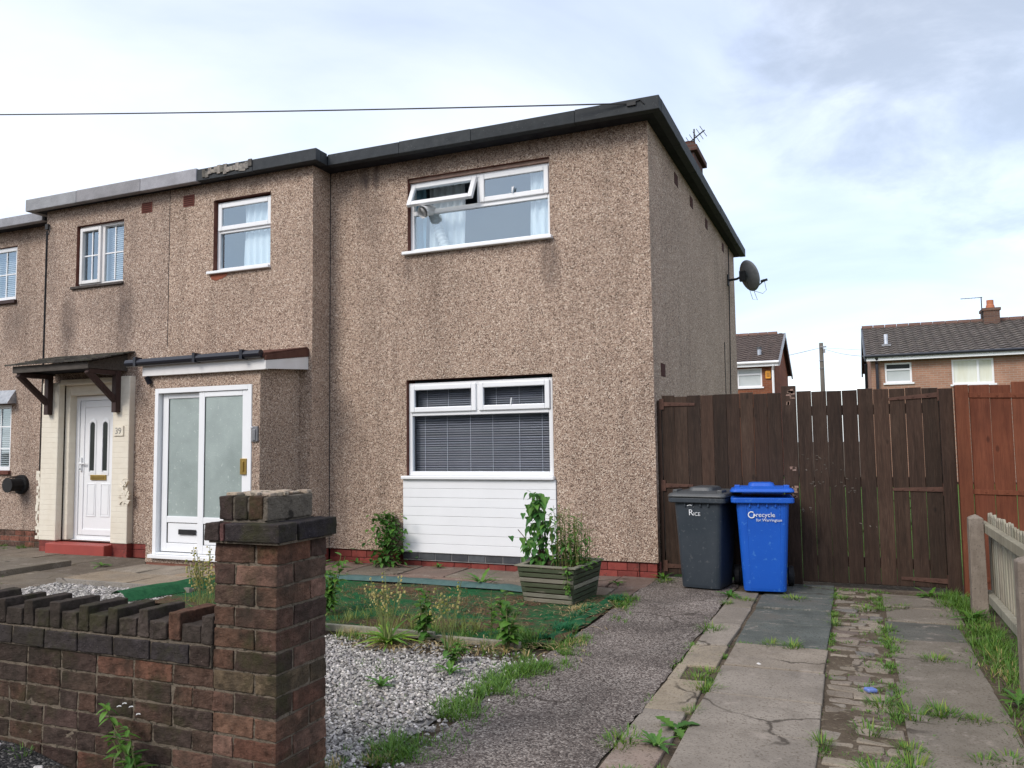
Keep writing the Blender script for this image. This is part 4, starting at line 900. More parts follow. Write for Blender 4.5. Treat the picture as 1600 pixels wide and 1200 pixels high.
# ------------------------------------------------------------------ brick garden wall
GW = thing('garden_wall', 'old dark brick garden wall with cock and hen coping and a square pier', 'wall', (-3.2, 2.8, 0))
BC = [(.115, .064, .044), (.100, .057, .042), (.088, .054, .043), (.130, .073, .050), (.110, .070, .052), (.078, .050, .041), (.140, .079, .053)]
BR = [(.165, .080, .053), (.145, .072, .050), (.20, .115, .085)]
WC = [(.090, .053, .038), (.078, .047, .036), (.066, .043, .036), (.10, .060, .044), (.083, .056, .042), (.058, .041, .034), (.115, .066, .046)]
def bcol(p=.10, pal=None): return c_(random.choice(BR if random.random() < p else (pal or WC)), .2)
def rbrick(mb, x0, y0, z0, x1, y1, z1, col, j=.003):
    r = lambda: rnd(-j, j)
    mb.hexa([(x0+r(), y0+r(), z0+r()), (x1+r(), y0+r(), z0+r()), (x1+r(), y1+r(), z0+r()), (x0+r(), y1+r(), z0+r()), (x0+r(), y0+r(), z1+r()), (x1+r(), y0+r(), z1+r()), (x1+r(), y1+r(), z1+r()), (x0+r(), y1+r(), z1+r())], col)
def rough(o, s=.006, sz=.05, lv=3):
    m_ = o.modifiers.new('sub', 'SUBSURF'); m_.subdivision_type = 'SIMPLE'; m_.levels = m_.render_levels = lv
    tx = bpy.data.textures.get('rough%g' % sz) or bpy.data.textures.new('rough%g' % sz, 'CLOUDS'); tx.noise_scale = sz; tx.noise_depth = 3
    d = o.modifiers.new('disp', 'DISPLACE'); d.texture = tx; d.strength = s; d.texture_coords = 'GLOBAL'; d.mid_level = .5
XP0, XP1, YW0 = -2.492, -2.168, 2.68
C0, CP = .0, .0873           # course pitch
mb = MB()                    # wall body
XWL = -6.4
for k_ in range(-1, 7):
    z0 = -.045+k_*CP; zt = z0+CP-.011; xx = XP0-.005-(.112 if k_ % 2 else 0)
    if k_ % 2: rbrick(mb, xx+.006, YW0, z0, XP0+.0, YW0+.10, zt, bcol())
    while xx > XWL:
        ln = .214 if random.random() < .8 else .105
        rbrick(mb, xx-ln, YW0+rnd(0, .004), z0, xx, YW0+.10, zt, bcol(.12 if xx > -3.0 else .06)); rbrick(mb, xx-ln, YW0+.115, z0, xx, YW0+.215, zt, bcol()); xx -= ln+.011
wb = mb.build('wall_body', M['brick'], GW, bevel=.0035, ); rough(wb, .012, .03, 3)
mb = MB(); mb.box(XWL, YW0+.006, -.10, XP0, YW0+.208, .565); mo = mb.build('mortar', M['mortar'], GW)
mb = MB(); xx = XP0-.012; z0 = .569
rbrick(mb, xx-.105, YW0-.016, z0, xx, YW0+.09, z0+.077, bcol(0)); xx -= .117
while xx > XWL: rbrick(mb, xx-.208, YW0-.017+rnd(0, .004), z0, xx, YW0+.09, z0+.077, c_((.050, .042, .042), .2)); rbrick(mb, xx-.208, YW0+.12, z0, xx, YW0+.225, z0+.077, c_((.06, .045, .04), .2)); xx -= .219
MBm = mb; oc = mb.build('string_course', M['brick'], GW, bevel=.004); rough(oc, .007, .03, 3)
MB().box(XWL, YW0-.006, .562, XP0-.01, YW0+.215, .652).build('mortar', M['mortar'], GW)
mb = MB(); xx = XP0-.004; i = 0
while xx > XWL:
    hi = i % 2 == 0; wd = .064 if hi else .098; zt = .772+rnd(-.006, .006) if hi else .735+rnd(-.008, .004)
    col = c_((.060, .047, .040), .22) if not (i == 2) else (.125, .066, .045)
    rbrick(mb, xx-wd, YW0-.004+rnd(-.004, .006), .656, xx, YW0+.215+rnd(-.006, .006), zt, col, .004); xx -= wd+.010; i += 1
oc = mb.build('coping', M['brick'], GW, bevel=.005); rough(oc, .009, .03, 3)
MB().box(XWL, YW0+.012, .652, XP0-.004, YW0+.20, .722).build('mortar', M['mortar'], GW)
mb = MB(); pd = .335
for k_ in range(-1, 13):
    z0 = -.045+k_*CP; zt = z0+CP-.011
    if zt > 1.09: break
    f = k_ % 2; a, b = XP0, XP1; p = .30 if k_ in (2, 3, 4, 5) else (.22 if k_ == 11 else .05)
    # front face, right side, left side and back of the pier; the pattern turns on alternate courses
    cx = a+.107 if f else b-.107
    if f: sets = [(a, a+.104, 0, .104), (a+.115, b, 0, .104), (b-.104, b, .115, .115+.22), (a, a+.104, .115, pd), (a+.115, b-.115, pd-.104, pd)]
    else: sets = [(a, b-.115, 0, .104), (b-.104, b, 0, .215), (b-.104, b, .226, pd), (a, a+.104, .115, pd), (a+.115, b-.115, pd-.104, pd)]
    for (x0, x1, y0, y1) in sets: rbrick(mb, x0, YW0-.002+y0, z0, x1, YW0-.002+y1, zt, bcol(p, BC) if k_ != 6 else c_((.13, .095, .06), .1))
pb = mb.build('pier', M['brick'], GW, bevel=.003); rough(pb, .009, .03, 3)
MB().box(XP0+.006, YW0+.004, -.1, XP1-.006, YW0+pd-.006, 1.094).build('mortar', M['mortar'], GW)
mb = MB(); z0, z1 = 1.093, 1.166
rbrick(mb, -2.515, YW0-.04, z0, -2.44, YW0+.06, z1, c_((.06, .045, .04), .1)); rbrick(mb, -2.435, YW0-.04, z0, -2.412, YW0+.06, z1, (.12, .06, .055)); rbrick(mb, -2.405, YW0-.042, z0, -2.126, YW0+.075, z1, (.040, .033, .034))
rbrick(mb, -2.235, YW0+.085, z0, -2.124, YW0+.345, z1, (.028, .024, .027)); rbrick(mb, -2.515, YW0+.07, z0, -2.40, YW0+.345, z1, (.05, .04, .036)); rbrick(mb, -2.39, YW0+.22, z0, -2.245, YW0+.345, z1, (.05, .04, .036)); rbrick(mb, -2.39, YW0+.085, z0, -2.245, YW0+.21, z1, (.05, .04, .036))
oc = mb.build('pier_cap', M['brick'], GW, bevel=.005); rough(oc, .008, .03, 3)
MB().box(-2.50, YW0-.028, 1.083, -2.138, YW0+.335, 1.160).build('mortar', M['mortar'], GW)
mb = MB(); xx = -2.476
for wd, col in ((.066, (.060, .042, .038)), (.066, (.055, .045, .038)), (.068, (.085, .048, .034)), (.03, (.12, .095, .075))):
    if wd > .05: rbrick(mb, xx, YW0+.005, 1.178, xx+wd, YW0+.32, 1.277, col, .004)
    xx += wd+.010
oc = mb.build('pier_top', M['brick'], GW, bevel=.006); rough(oc, .007, .035, 3)
mb = MB(); mb.box(-2.468, YW0+.013, 1.155, -2.236, YW0+.315, 1.270); mb.box(-2.248, YW0+.008, 1.174, -2.226, YW0+.31, 1.273); o = mb.build('mortar', mottle('cracked_mortar_face', (.17, .145, .115), (.10, .085, .068), 14, .98, .1, 1.0, 60, .02, speck=(9, .64, (.04, .034, .028))), GW, bevel=.006); rough(o, .009, .05, 3)
mb = MB()
for i in range(26): mb.obox((rnd(-2.46, -2.25), YW0+rnd(.05, .30), 1.280), (rnd(.012, .035), 0, 0), (0, rnd(.012, .03), 0), (0, 0, rnd(.004, .009)), tint(.15, 2.6))
o = mb.build('mortar', M['mortar'], GW, bevel=.004)

# ------------------------------------------------------------------ gates
def plank_mesh(mb, x0, x1, z0, z1, y, n, th=.02, gap=.008, topj=.012, v=.36, gaps=None):
    wd = (x1-x0)/n
    for i in range(n):
        a = x0+i*wd+(gaps[i] if gaps else gap)*.5; b = x0+(i+1)*wd-(gaps[(i+1) % n] if gaps else gap)*.5; k_ = rnd(-.002, .004); zt = z1+rnd(-topj, topj); lean = rnd(-.003, .003)
        mb.hexa([(a+lean, y+k_, z0+rnd(0, .012)), (b+lean, y+k_, z0+rnd(0, .012)), (b+lean, y+k_+th, z0), (a+lean, y+k_+th, z0), (a, y+k_, zt), (b, y+k_, zt+rnd(-.003, .003)), (b, y+k_+th, zt), (a, y+k_+th, zt)], tint(v))
YG = 8.87
def strap(t, x0, x1, z, dz=0.0, w0=.024, w1=.014, m='rust', y=YG):
    mb = MB(); s_ = 1 if x1 > x0 else -1
    mb.prism([(x0, y-.010, z-w0), (x1, y-.010, z+dz-w1), (x1, y-.010, z+dz+w1), (x0, y-.010, z+w0)] if s_ > 0 else [(x1, y-.010, z+dz-w1), (x0, y-.010, z-w0), (x0, y-.010, z+w0), (x1, y-.010, z+dz+w1)], (0, .010, 0))
    mb.box(min(x0, x0-s_*.05), y-.014, z-.06, max(x0, x0-s_*.05), y, z+.06)
    for q in (.2, .5, .8): mb.tube([(x0+(x1-x0)*q, y-.016, z+dz*q), (x0+(x1-x0)*q, y-.008, z+dz*q)], .009, 6)
    return mb.build('strap_hinge', M[m], t, bevel=.002)
g1 = thing('garden_gate', 'dark brown close boarded gate leaf behind the two bins, hinged at the house', 'gate', (-1.3, YG, 0), group='dark brown double gate')
mb = MB(); plank_mesh(mb, -1.925, -.665, .04, 1.985, YG, 9, gaps=[.002, .002, .002, .003, .002, .003, .004, .003, .003, .002]); mb.build('boards', M['gatewood'], g1, bevel=.003)
[MB().box(-1.92, YG+.023, z_-.05, -.67, YG+.06, z_+.05, tint(.1)).build('rail', M['gatewood'], g1) for z_ in (.25, 1.05, 1.78)]
strap(g1, -1.90, -1.56, 1.895, -.012); strap(g1, -1.90, -1.60, 1.0, 0); strap(g1, -1.90, -1.60, .13, 0)
g2 = thing('garden_gate', 'dark brown close boarded gate leaf with scuff marks, right of the blue bin', 'gate', (.15, YG, 0), group='dark brown double gate')
mb = MB(); plank_mesh(mb, -.51, .80, .035, 1.985, YG-.006, 9, gaps=[.002, .003, .003, .005, .003, .004, .006, .005, .004, .002]); mb.build('boards', M['gatewood'], g2, bevel=.003)
[MB().box(-.505, YG+.023, z_-.05, .795, YG+.06, z_+.05, tint(.1)).build('rail', M['gatewood'], g2) for z_ in (.25, 1.05, 1.78)]
strap(g2, .79, .36, 1.905, -.03, y=YG-.006); strap(g2, .80, .36, .985, -.004, y=YG-.006); strap(g2, .80, .40, .105, .012, y=YG-.006)
mb = MB()
for i in range(46):
    cx, cz = random.choice(((-.36, 1.30), (-.30, 1.22), (-.10, 1.0), (-.05, .98), (-.40, 1.05), (-.02, 1.08), (.1, .62), (-.25, 1.18), (-.45, .75)))
    x_, z_ = cx+random.gauss(0, .06), cz+random.gauss(0, .022); wv = rnd(.003, .014)
    if not (-.5 < x_ < .3): continue
    mb.obox((x_, YG-.0085, z_), (wv, 0, rnd(-.006, .006)), (0, .0015, 0), (rnd(-.002, .002), 0, rnd(.002, .006)), tint(.3))
mb.build('scuff_marks', mottle('pale_scuff', (.085, .07, .06), (.15, .13, .11), 30, .9, .1, 0), g2)
mb = MB(); mb.box(-.657, YG-.028, .0, -.514, YG+.02, 2.045, tint(.1, .95)); o = mb.build('gate_post', M['gatewood'], bevel=.004); tag(o, 'dark brown post with peeled paint between the two dark gate leaves', 'post')
p_ = MB()
for i in range(24):
    z_ = random.choice((1.98, 1.93, 1.88, .98, 1.06, .90, 1.2)); p_.obox((-.57+random.gauss(0, .02), YG-.030, z_+random.gauss(0, .02)), (rnd(.006, .02), 0, 0), (0, .0015, 0), (rnd(-.004, .004), 0, rnd(.006, .022)), tint(.25))
tag(p_.build('peeled_patch', mottle('peeled_wood', (.20, .13, .10), (.28, .20, .165), 20, .9, .1, 0), o), kind='stuff')
o = MB().box(-1.972, YG-.012, .0, -1.93, YG+.05, 1.94, tint(.1, .9)).build('gate_post', M['gatewood'], bevel=.004); tag(o, 'narrow dark post against the pebbledashed side wall', 'post')
o = MB().box(.805, YG-.03, .0, .925, YG+.07, 1.965, tint(.1)).build('gate_post', M['gatewood'], bevel=.004); tag(o, 'dark brown post between the dark gate and the red brown gate', 'post')
g3 = thing('garden_gate', 'red brown stained gate with strap hinges at the right edge of the photo', 'gate', (1.6, 8.72, 0))
mb = MB(); plank_mesh(mb, 1.045, 2.44, .04, 1.985, 8.72, 8, gap=.005, v=.14); mb.build('boards', M['redwood'], g3, bevel=.003)
strap(g3, 1.03, 1.52, 1.885, -.02, .024, .02, 'redwood', 8.72); strap(g3, 1.03, 1.60, .975, -.015, .024, .02, 'redwood', 8.72); strap(g3, 1.03, 1.55, .16, 0, .024, .02, 'redwood', 8.72)
o = MB().box(.928, 8.69, 0, 1.04, 8.80, 1.985, tint(.1)).build('gate_post', M['redwood'], bevel=.004); tag(o, 'red brown stained post at the hinge side of the red gate', 'post')

# ------------------------------------------------------------------ wheelie bins
def rrect(cx, cy, hw, hd, r, z, n=4):
    out_ = []
    for (sx, sy, a0_) in ((1, -1, -90), (1, 1, 0), (-1, 1, 90), (-1, -1, 180)):
        for i in range(n+1):
            q = R(a0_+90*i/n); out_.append((cx+sx*(hw-r)+r*math.cos(q), cy+sy*(hd-r)+r*math.sin(q), z))
    return out_
def bin_(label, loc, rz, mb_, ml_, lift, lidtilt, panel):
    t = thing('wheelie_bin', label, 'bin', loc, rz, 'wheelie bins by the gate')
    mb = MB(); mb.loft([rrect(0, .26, .195, .235, .05, .02), rrect(0, .26, .20, .24, .06, .05), rrect(0, .265, .236, .272, .055, .70), rrect(0, .27, .248, .285, .05, .90)], caps=True)
    mb.build('body', mb_, t, local=True, bevel=.004, smooth=False)
    mb = MB(); mb.loft([rrect(0, .27, .285, .315, .05, .868), rrect(0, .27, .295, .325, .05, .875), rrect(0, .27, .295, .325, .05, .918), rrect(0, .27, .28, .31, .045, .922)]); 
    for sx in (-.12, -.04, .04, .12): mb.box(sx-.008, -.032, .83, sx+.008, -.005, .868)
    mb.build('rim', mb_, t, local=True, bevel=.004)
    if panel:
        mb = MB()
        f = lambda x_, z_: (x_*(.78+.22*z_/.9), .023-.036*(z_-.02)/.88, z_)
        for sx in (-1, 1):
            a, b = .150*sx, .164*sx; mb.hexa([(min(a, b)*.85, .0195, .06), (max(a, b)*.85, .0195, .06), (max(a, b)*.85, .05, .06), (min(a, b)*.85, .05, .06), (min(a, b), -.019, .86), (max(a, b), -.019, .86), (max(a, b), .03, .86), (min(a, b), .03, .86)])
        mb.build('rib', mb_, t, local=True, bevel=.004)
    mb = MB(); z = .925
    rings = [rrect(0, .27, .298, .335, .06, z), rrect(0, .27, .300, .338, .06, z+.012), rrect(0, .275, .290, .325, .06, z+.035), rrect(0, .29, .235, .25, .07, z+.058), rrect(0, .30, .225, .235, .07, z+.060)]
    mb.loft(rings)
    mb.loft([rrect(-.0, .27, .13, .19, .05, z+.055), rrect(-.0, .27, .115, .17, .05, z+.092), rrect(0, .27, .09, .14, .04, z+.098)])
    mb.box(-.255, .0, z+.03, -.205, .16, z+.072); mb.box(.205, .0, z+.03, .255, .16, z+.072)
    ca_, sa_ = math.cos(lidtilt), math.sin(lidtilt); hy_, hz_ = .60, .925
    mb.v = [(a, hy_+(b-hy_)*ca_+(c-hz_)*sa_, hz_+lift+(c-hz_)*ca_-(b-hy_)*sa_) for a, b, c in mb.v]
    mb.build('lid', ml_, t, local=True, bevel=.006)
    for sx in (-1, 1):
        wh = MB(); wh.tube([(sx*.235, .53, .10), (sx*.245, .53, .10), (sx*.285, .53, .10), (sx*.295, .53, .10)], [.085, .10, .10, .085], 20); wh.tube([(sx*.29, .53, .10), (sx*.30, .53, .10)], .035, 10, (2.5, 2.5, 2.5)); wh.build('wheel', M['rubber'], t, local=True)
    h_ = MB(); h_.tube([(-.22, .58, .90), (-.22, .64, .92), (.22, .64, .92), (.22, .58, .90)], .016, 8); h_.build('handle', mb_, t, local=True)
    return t
b1 = bin_('charcoal black wheelie bin with worn white lettering, next to the house corner', (-1.455, 8.235, -.005), R(-9), M['binblack'], M['bindarklid'], 0, 0, False)
b2 = bin_('bright blue recycling wheelie bin with its lid not quite shut', (-.82, 8.19, .006), R(7), M['binblue'], M['binblue'], .025, R(2.0), True)
def btext(b, body, name, x_, z_, size, lab=None):
    y_ = .020-.045*(z_-.05)/.85-.0035
    return text(body, name, M['whiteprint'], b, (x_, y_, z_), size, (R(90+3.0), 0, 0), .0008, True)
btext(b2, 'recycle', 'lettering', -.065, .738, .062); btext(b2, 'for Warrington', 'lettering', -.063, .695, .038)
mb = MB()
for i in range(20):   # ring logo: an open circular arrow
    a, b = R(50+i*14.5), R(50+(i+1)*14.5); r1, r2 = .024, .034
    mb.add([(-.105+r1*math.cos(a), -.0195, .757+r1*math.sin(a)), (-.105+r2*math.cos(a), -.0195, .757+r2*math.sin(a)), (-.105+r2*math.cos(b), -.0195, .757+r2*math.sin(b)), (-.105+r1*math.cos(b), -.0195, .757+r1*math.sin(b))], ((0, 1, 2, 3),))
mb.add([(-.09, -.0195, .742), (-.06, -.0195, .752), (-.085, -.0195, .772)], ((0, 1, 2),)); mb.build('logo', M['whiteprint'], b2, local=True)
btext(b1, 'R', 'lettering', -.085, .745, .085); btext(b1, 'ICE', 'lettering', -.035, .742, .05)
mb = MB()
for i in range(9):
    a, b = R(35+i*10), R(35+(i+1)*10); r1, r2 = .043, .050
    y_ = -.0225
    mb.add([(-.07+r1*math.cos(a), y_, .80+r1*math.sin(a)), (-.07+r2*math.cos(a), y_, .80+r2*math.sin(a)), (-.07+r2*math.cos(b), y_, .80+r2*math.sin(b)), (-.07+r1*math.cos(b), y_, .80+r1*math.sin(b))], ((0, 1, 2, 3),))
mb.build('logo', M['whiteprint'], b1, local=True)

# ------------------------------------------------------------------ planter
PR = R(-5)
PL = thing('wooden_planter', 'tapered green wooden planter of horizontal slats on the turf', 'planter', (-2.615, 7.37, 0), PR)
mb = MB(); pm = MB(); n = 7; hb, ht = (.238, .29), (.290, .335)
for i in range(n):
    t0, t1 = i/n, (i+1)/n-.035; z0, z1 = .012+.325*t0, .012+.325*t1
    wx0, wy0 = hb[0]+(ht[0]-hb[0])*t0, hb[1]+(ht[1]-hb[1])*t0; wx1, wy1 = hb[0]+(ht[0]-hb[0])*t1, hb[1]+(ht[1]-hb[1])*t1; th = .018
    q = pm if i in (0, 1) or (i == 4) else mb
    for sy in (-1, 1): (q if sy < 0 else mb).hexa([(-wx0, sy*wy0-th/2, z0), (wx0, sy*wy0-th/2, z0), (wx0, sy*wy0+th/2, z0), (-wx0, sy*wy0+th/2, z0), (-wx1, sy*wy1-th/2, z1), (wx1, sy*wy1-th/2, z1), (wx1, sy*wy1+th/2, z1), (-wx1, sy*wy1+th/2, z1)], tint(.2))
    for sx in (-1, 1): (pm if i == 3 else mb).hexa([(sx*wx0-th/2, -wy0+.01, z0), (sx*wx0+th/2, -wy0+.01, z0), (sx*wx0+th/2, wy0-.01, z0), (sx*wx0-th/2, wy0-.01, z0), (sx*wx1-th/2, -wy1+.01, z1), (sx*wx1+th/2, -wy1+.01, z1), (sx*wx1+th/2, wy1-.01, z1), (sx*wx1-th/2, wy1-.01, z1)], tint(.2))
mb.build('slats', M['planter'], PL, local=True, bevel=.003); pm.build('bleached_slats', M['planterpale'], PL, local=True, bevel=.003)
mb = MB(); a, b = ht[0]+.02, ht[1]+.02
mb.box(-a, -b, .337, a, -b+.055, .352, tint(.1)); mb.box(-a, b-.055, .337, a, b, .352, tint(.1)); mb.box(-a, -b+.055, .338, -a+.055, b-.055, .351, tint(.1)); mb.box(a-.055, -b+.055, .338, a, b-.055, .351, tint(.1)); mb.build('rim', M['planterpale'], PL, local=True, bevel=.003)
mb = MB(); mb.loft([rrect(0, 0, .225, .275, .02, .02), rrect(0, 0, .275, .32, .02, .30)]); o = mb.build('soil', M['soil'], PL, local=True); 
for sx in (-1, 1):
    for sy in (-1, 1): MB().hexa([(sx*.225-.02, sy*.275-.02, .01), (sx*.225+.02, sy*.275-.02, .01), (sx*.225+.02, sy*.275+.02, .01), (sx*.225-.02, sy*.275+.02, .01), (sx*.272-.02, sy*.312-.02, .335), (sx*.272+.02, sy*.312-.02, .335), (sx*.272+.02, sy*.312+.02, .335), (sx*.272-.02, sy*.312+.02, .335)]).build('corner_post', M['planter'], PL, local=True)

# ------------------------------------------------------------------ picket fence
PF = thing('picket_fence', 'low weathered picket fence with square concrete posts along the drive', 'fence', (1.0, 6.6, 0))
def cpost(x0, x1, y0, y1, h_):
    mb = MB(); j = .004; cx, cy = (x0+x1)/2, (y0+y1)/2
    mb.loft([[(x0-.006, y0-.006, -.08), (x1+.006, y0-.006, -.08), (x1+.006, y1+.006, -.08), (x0-.006, y1+.006, -.08)], [(x0, y0, h_-.03), (x1, y0, h_-.03), (x1, y1, h_-.03), (x0, y1, h_-.03)], [(cx-.006, cy-.006, h_), (cx+.006, cy-.006, h_), (cx+.006, cy+.006, h_), (cx-.006, cy+.006, h_)]])
    o_ = mb.build('concrete_post', M['concrete_post'], PF, bevel=.008); rough(o_, .008, .02, 3); return o_
cpost(.888, .998, 7.84, 7.96, .83); cpost(.845, .97, 5.40, 5.53, .80); cpost(.85, .975, 3.0, 3.13, .80)
MB().box(1.005, 2.9, .675, 1.06, 8.20, .752, tint(.1)).build('rail', M['greywood'], PF, bevel=.006); MB().box(1.005, 2.9, .095, 1.06, 8.10, .17, tint(.1)).build('rail', M['greywood'], PF, bevel=.006)
y_ = 8.12
while y_ > 3.0:
    wd = rnd(.062, .072); h_ = .835+rnd(-.012, .012)
    mb = MB(); mb.prism([(1.064, y_, .06+rnd(0, .03)), (1.064, y_-wd, .06+rnd(0, .03)), (1.064, y_-wd, h_-.03), (1.064, y_-wd*.5, h_), (1.064, y_, h_-.03)], (.018, 0, 0), tint(.18)); mb.build('picket', M['greywood'], PF, bevel=.003); y_ -= wd+rnd(.036, .05)

# ------------------------------------------------------------------ houses beyond the gates
def far_house(name, label, x0, x1, yf, yr, zf, zr, brick, tile, gable_right, wins, fx=.25):
    t = thing(name, label, 'house', ((x0+x1)/2, yf, 0)); yb = 2*yr-yf
    mb = MB(); wallx(mb, x0, x1, 0, zf, yf, .3, [w_[:4] for w_ in wins], back=False)
    for x_, s_ in ((x0, -1), (x1, 1)):
        p = [(x_, yf, 0), (x_, yb, 0), (x_, yb, zf), (x_, yr, zr-.05), (x_, yf, zf)]; mb.add(p, (tuple(range(5)) if s_ > 0 else tuple(range(5))[::-1],))
    mb.quad((x1, yb, 0), (x0, yb, 0), (x0, yb, zf), (x1, yb, zf)); mb.build('wall', [brick, brick], t)
    mb = MB(); nr = 15; a0, a1 = x0-.18, x1+.18; ov = .35; yo = yf-ov; zo = zf-.02
    for side in (0, 1):
        for i in range(nr):
            t0, t1 = i/nr, (i+1)/nr+.01; ya, yb_ = yo+(yr-yo)*t0, yo+(yr-yo)*t1; za, zb = zo+(zr-zo)*t0, zo+(zr-zo)*t1
            if side: ya, yb_ = 2*yr-ya, 2*yr-yb_
            nx_ = int((a1-a0)/.30)
            if side == 0:
                vs = []; prof = (0, .035, .045, .03, 0)
                for k_ in range(nx_*4+1): vs += [(a0+(a1-a0)*k_/(nx_*4), ya, za+.035+(.035 if k_ % 4 in (1, 2) else .0)), (a0+(a1-a0)*k_/(nx_*4), yb_, zb+.005+(.03 if k_ % 4 in (1, 2) else 0)), (a0+(a1-a0)*k_/(nx_*4), ya, za-.01)]
                for k_ in range(nx_*4):
                    b_ = k_*3; mb.add([vs[b_], vs[b_+3], vs[b_+4], vs[b_+1]], ((0, 1, 2, 3),), tint(.10)); mb.add([vs[b_+2], vs[b_+5], vs[b_+3], vs[b_]], ((0, 1, 2, 3),), (.35, .35, .35))
            else: mb.quad((a1, ya, za), (a0, ya, za), (a0, yb_, zb), (a1, yb_, zb))
    rf_ = mb.build('roof', tile, t)
    mb = MB()
    for i in range(int((a1-a0)/.42)): mb.tube([(a0+i*.42, yr, zr+.02), (a0+i*.42+.40, yr, zr+.02)], .11, 8, tint(.18))
    mb.build('ridge', M['ridgetile'], rf_)
    MB().box(a0, yo+.02, zf-.16, a1, yo+.06, zf-.0).build('fascia', M['upvc'], rf_); mb = MB(); mb.tube([(a0, yo-.04, zf+.0), (a1, yo-.04, zf+.0)], .055, 8); mb.build('gutter', M['upvc'] if gable_right else M['gloss_black'], rf_)
    for x_ in (a0, a1):
        mb = MB()
        for sgn in (0, 1):
            q = [(x_-.03, yo, zo-.14), (x_-.03, yr, zr-.14), (x_-.03, yr, zr+.04), (x_-.03, yo, zo+.04)]
            if sgn: q = [(a, 2*yr-b, c) for a, b, c in q][::-1]
            mb.prism(q, (.06, 0, 0))
        mb.build('barge_board', M['steel'] if gable_right else M['gloss_black'], rf_)
    for (a, b, c, d, kind) in wins:
        mb = MB(); frame(mb, a, b, c, d, yf+.03, yf+.1, .06)
        if kind == 'top': mb.box(a+.06, yf+.03, d-.27, b-.06, yf+.1, d-.21)
        if kind == 'split': mb.box(a+(b-a)*.6, yf+.03, c+.06, a+(b-a)*.6+.07, yf+.1, d-.06)
        mb.box(a-.06, yf-.06, c-.06, b+.06, yf+.06, c-.001)
        f_ = mb.build('window', M['upvc'], t)
        if kind == 'top': MB().box(a+.06, yf+.07, d-.21, b-.06, yf+.08, d-.06).build('pane', M['farpaned'] if not gable_right else M['farpane'], f_); MB().box(a+.06, yf+.07, c+.06, b-.06, yf+.08, d-.27).build('pane', M['farpane'], f_)
        else:
            cm = mottle('closed_pale_curtain', (.62, .62, .50), (.70, .72, .66), 1.2, .9, .1, 0, stretch=(6, 1, .5)); MB().box(a+.06, yf+.07, c+.06, a+(b-a)*.6, yf+.08, d-.06).build('pane', cm, f_); MB().box(a+(b-a)*.6+.07, yf+.07, c+.06, b-.06, yf+.08, d-.06).build('pane', cm, f_)
    return t, rf_
HR, rr_ = far_house('brick_house', 'pale brick house with grey tiled roof and chimney beyond the dark gate', .74, 15, 31, 34.6, 4.36, 5.83, M['farbrick'], M['fartile'], False, [(1.18, 2.03, 3.43, 4.13, 'top'), (3.25, 4.50, 3.30, 4.15, 'split'), (7.2, 8.4, 3.3, 4.15, 'split')])
mb = MB(); mb.tube([(.93, 30.85, 0), (.93, 30.85, 4.1), (.93, 30.66, 4.28)], .05, 8); mb.tube([(.58, 31.2, 0), (.58, 31.2, 3.2), (.58, 30.7, 4.1)], .05, 8); mb.build('drainpipe', M['gloss_black'], HR)
mb = MB(); mb.box(4.72, 34.1, 5.5, 5.24, 34.9, 6.18); mb.box(4.68, 34.06, 6.18, 5.28, 34.94, 6.28); mb.build('chimney', far_brick('sooty_brick', (.15, .085, .06), (.10, .06, .05), (.14, .11, .09)), rr_)
mb = MB(); mb.tube([(5.0, 34.5, 6.28), (5.0, 34.5, 6.42), (5.0, 34.5, 6.45), (5.0, 34.5, 6.62)], [.16, .14, .12, .12], 12); mb.build('chimney_pot', M['terra'], rr_)
mb = MB(); mb.tube([(4.68, 34.2, 5.9), (4.68, 34.2, 6.72)], .02, 6); mb.tube([(4.0, 34.2, 6.70), (4.72, 34.2, 6.70)], .012, 5); [mb.tube([(4.05+i*.11, 34.08, 6.70), (4.05+i*.11, 34.32, 6.70)], .006, 4) for i in range(6)]; mb.build('aerial', M['cable'], rr_)
mb = MB(); zq = 4.36+(31.9-30.65)/(34.6-30.65)*1.49; mb.tube([(1.30, 31.9, zq-.1), (1.30, 31.9, zq+.42)], .065, 10, (2.5, 2.6, 2.7)); mb.box(1.15, 31.75, zq-.02, 1.45, 32.05, zq+.06); mb.build('vent_pipe', M['steel'], rr_)
HL, rl_ = far_house('brick_house', 'red brick house with brown tiled roof and orange alarm box, beside the pebbledashed side wall', -14, -2.72, 34, 37.6, 4.62, 6.22, M['farbrickred'], M['fartile2'], True, [(-4.22, -3.24, 3.66, 4.42, 'top'), (-8.2, -7.0, 3.6, 4.42, 'split')])
MB().box(-3.10, 33.93, 3.98, -2.90, 34.0, 4.30).box(-3.06, 33.915, 4.05, -2.94, 33.935, 4.22, (.5, .5, .6)).build('alarm_box', M['alarm'], HL, bevel=.01)
mb = MB(); mb.tube([(-2.80, 33.86, 0), (-2.80, 33.86, 4.3), (-2.76, 33.66, 4.5)], .05, 8); mb.build('drainpipe', M['upvc'], HL)
mb = MB(); zq = 4.62+(34.6-33.65)/(37.6-33.65)*1.62; mb.tube([(-3.37, 34.6, zq-.1), (-3.37, 34.6, zq+.24)], .085, 10, (1.6, 1.7, 1.8)); mb.tube([(-3.37, 34.6, zq+.24), (-3.37, 34.6, zq+.34)], .10, 10, (.4, .4, .4)); mb.build('vent_pipe', M['steel'], rl_)
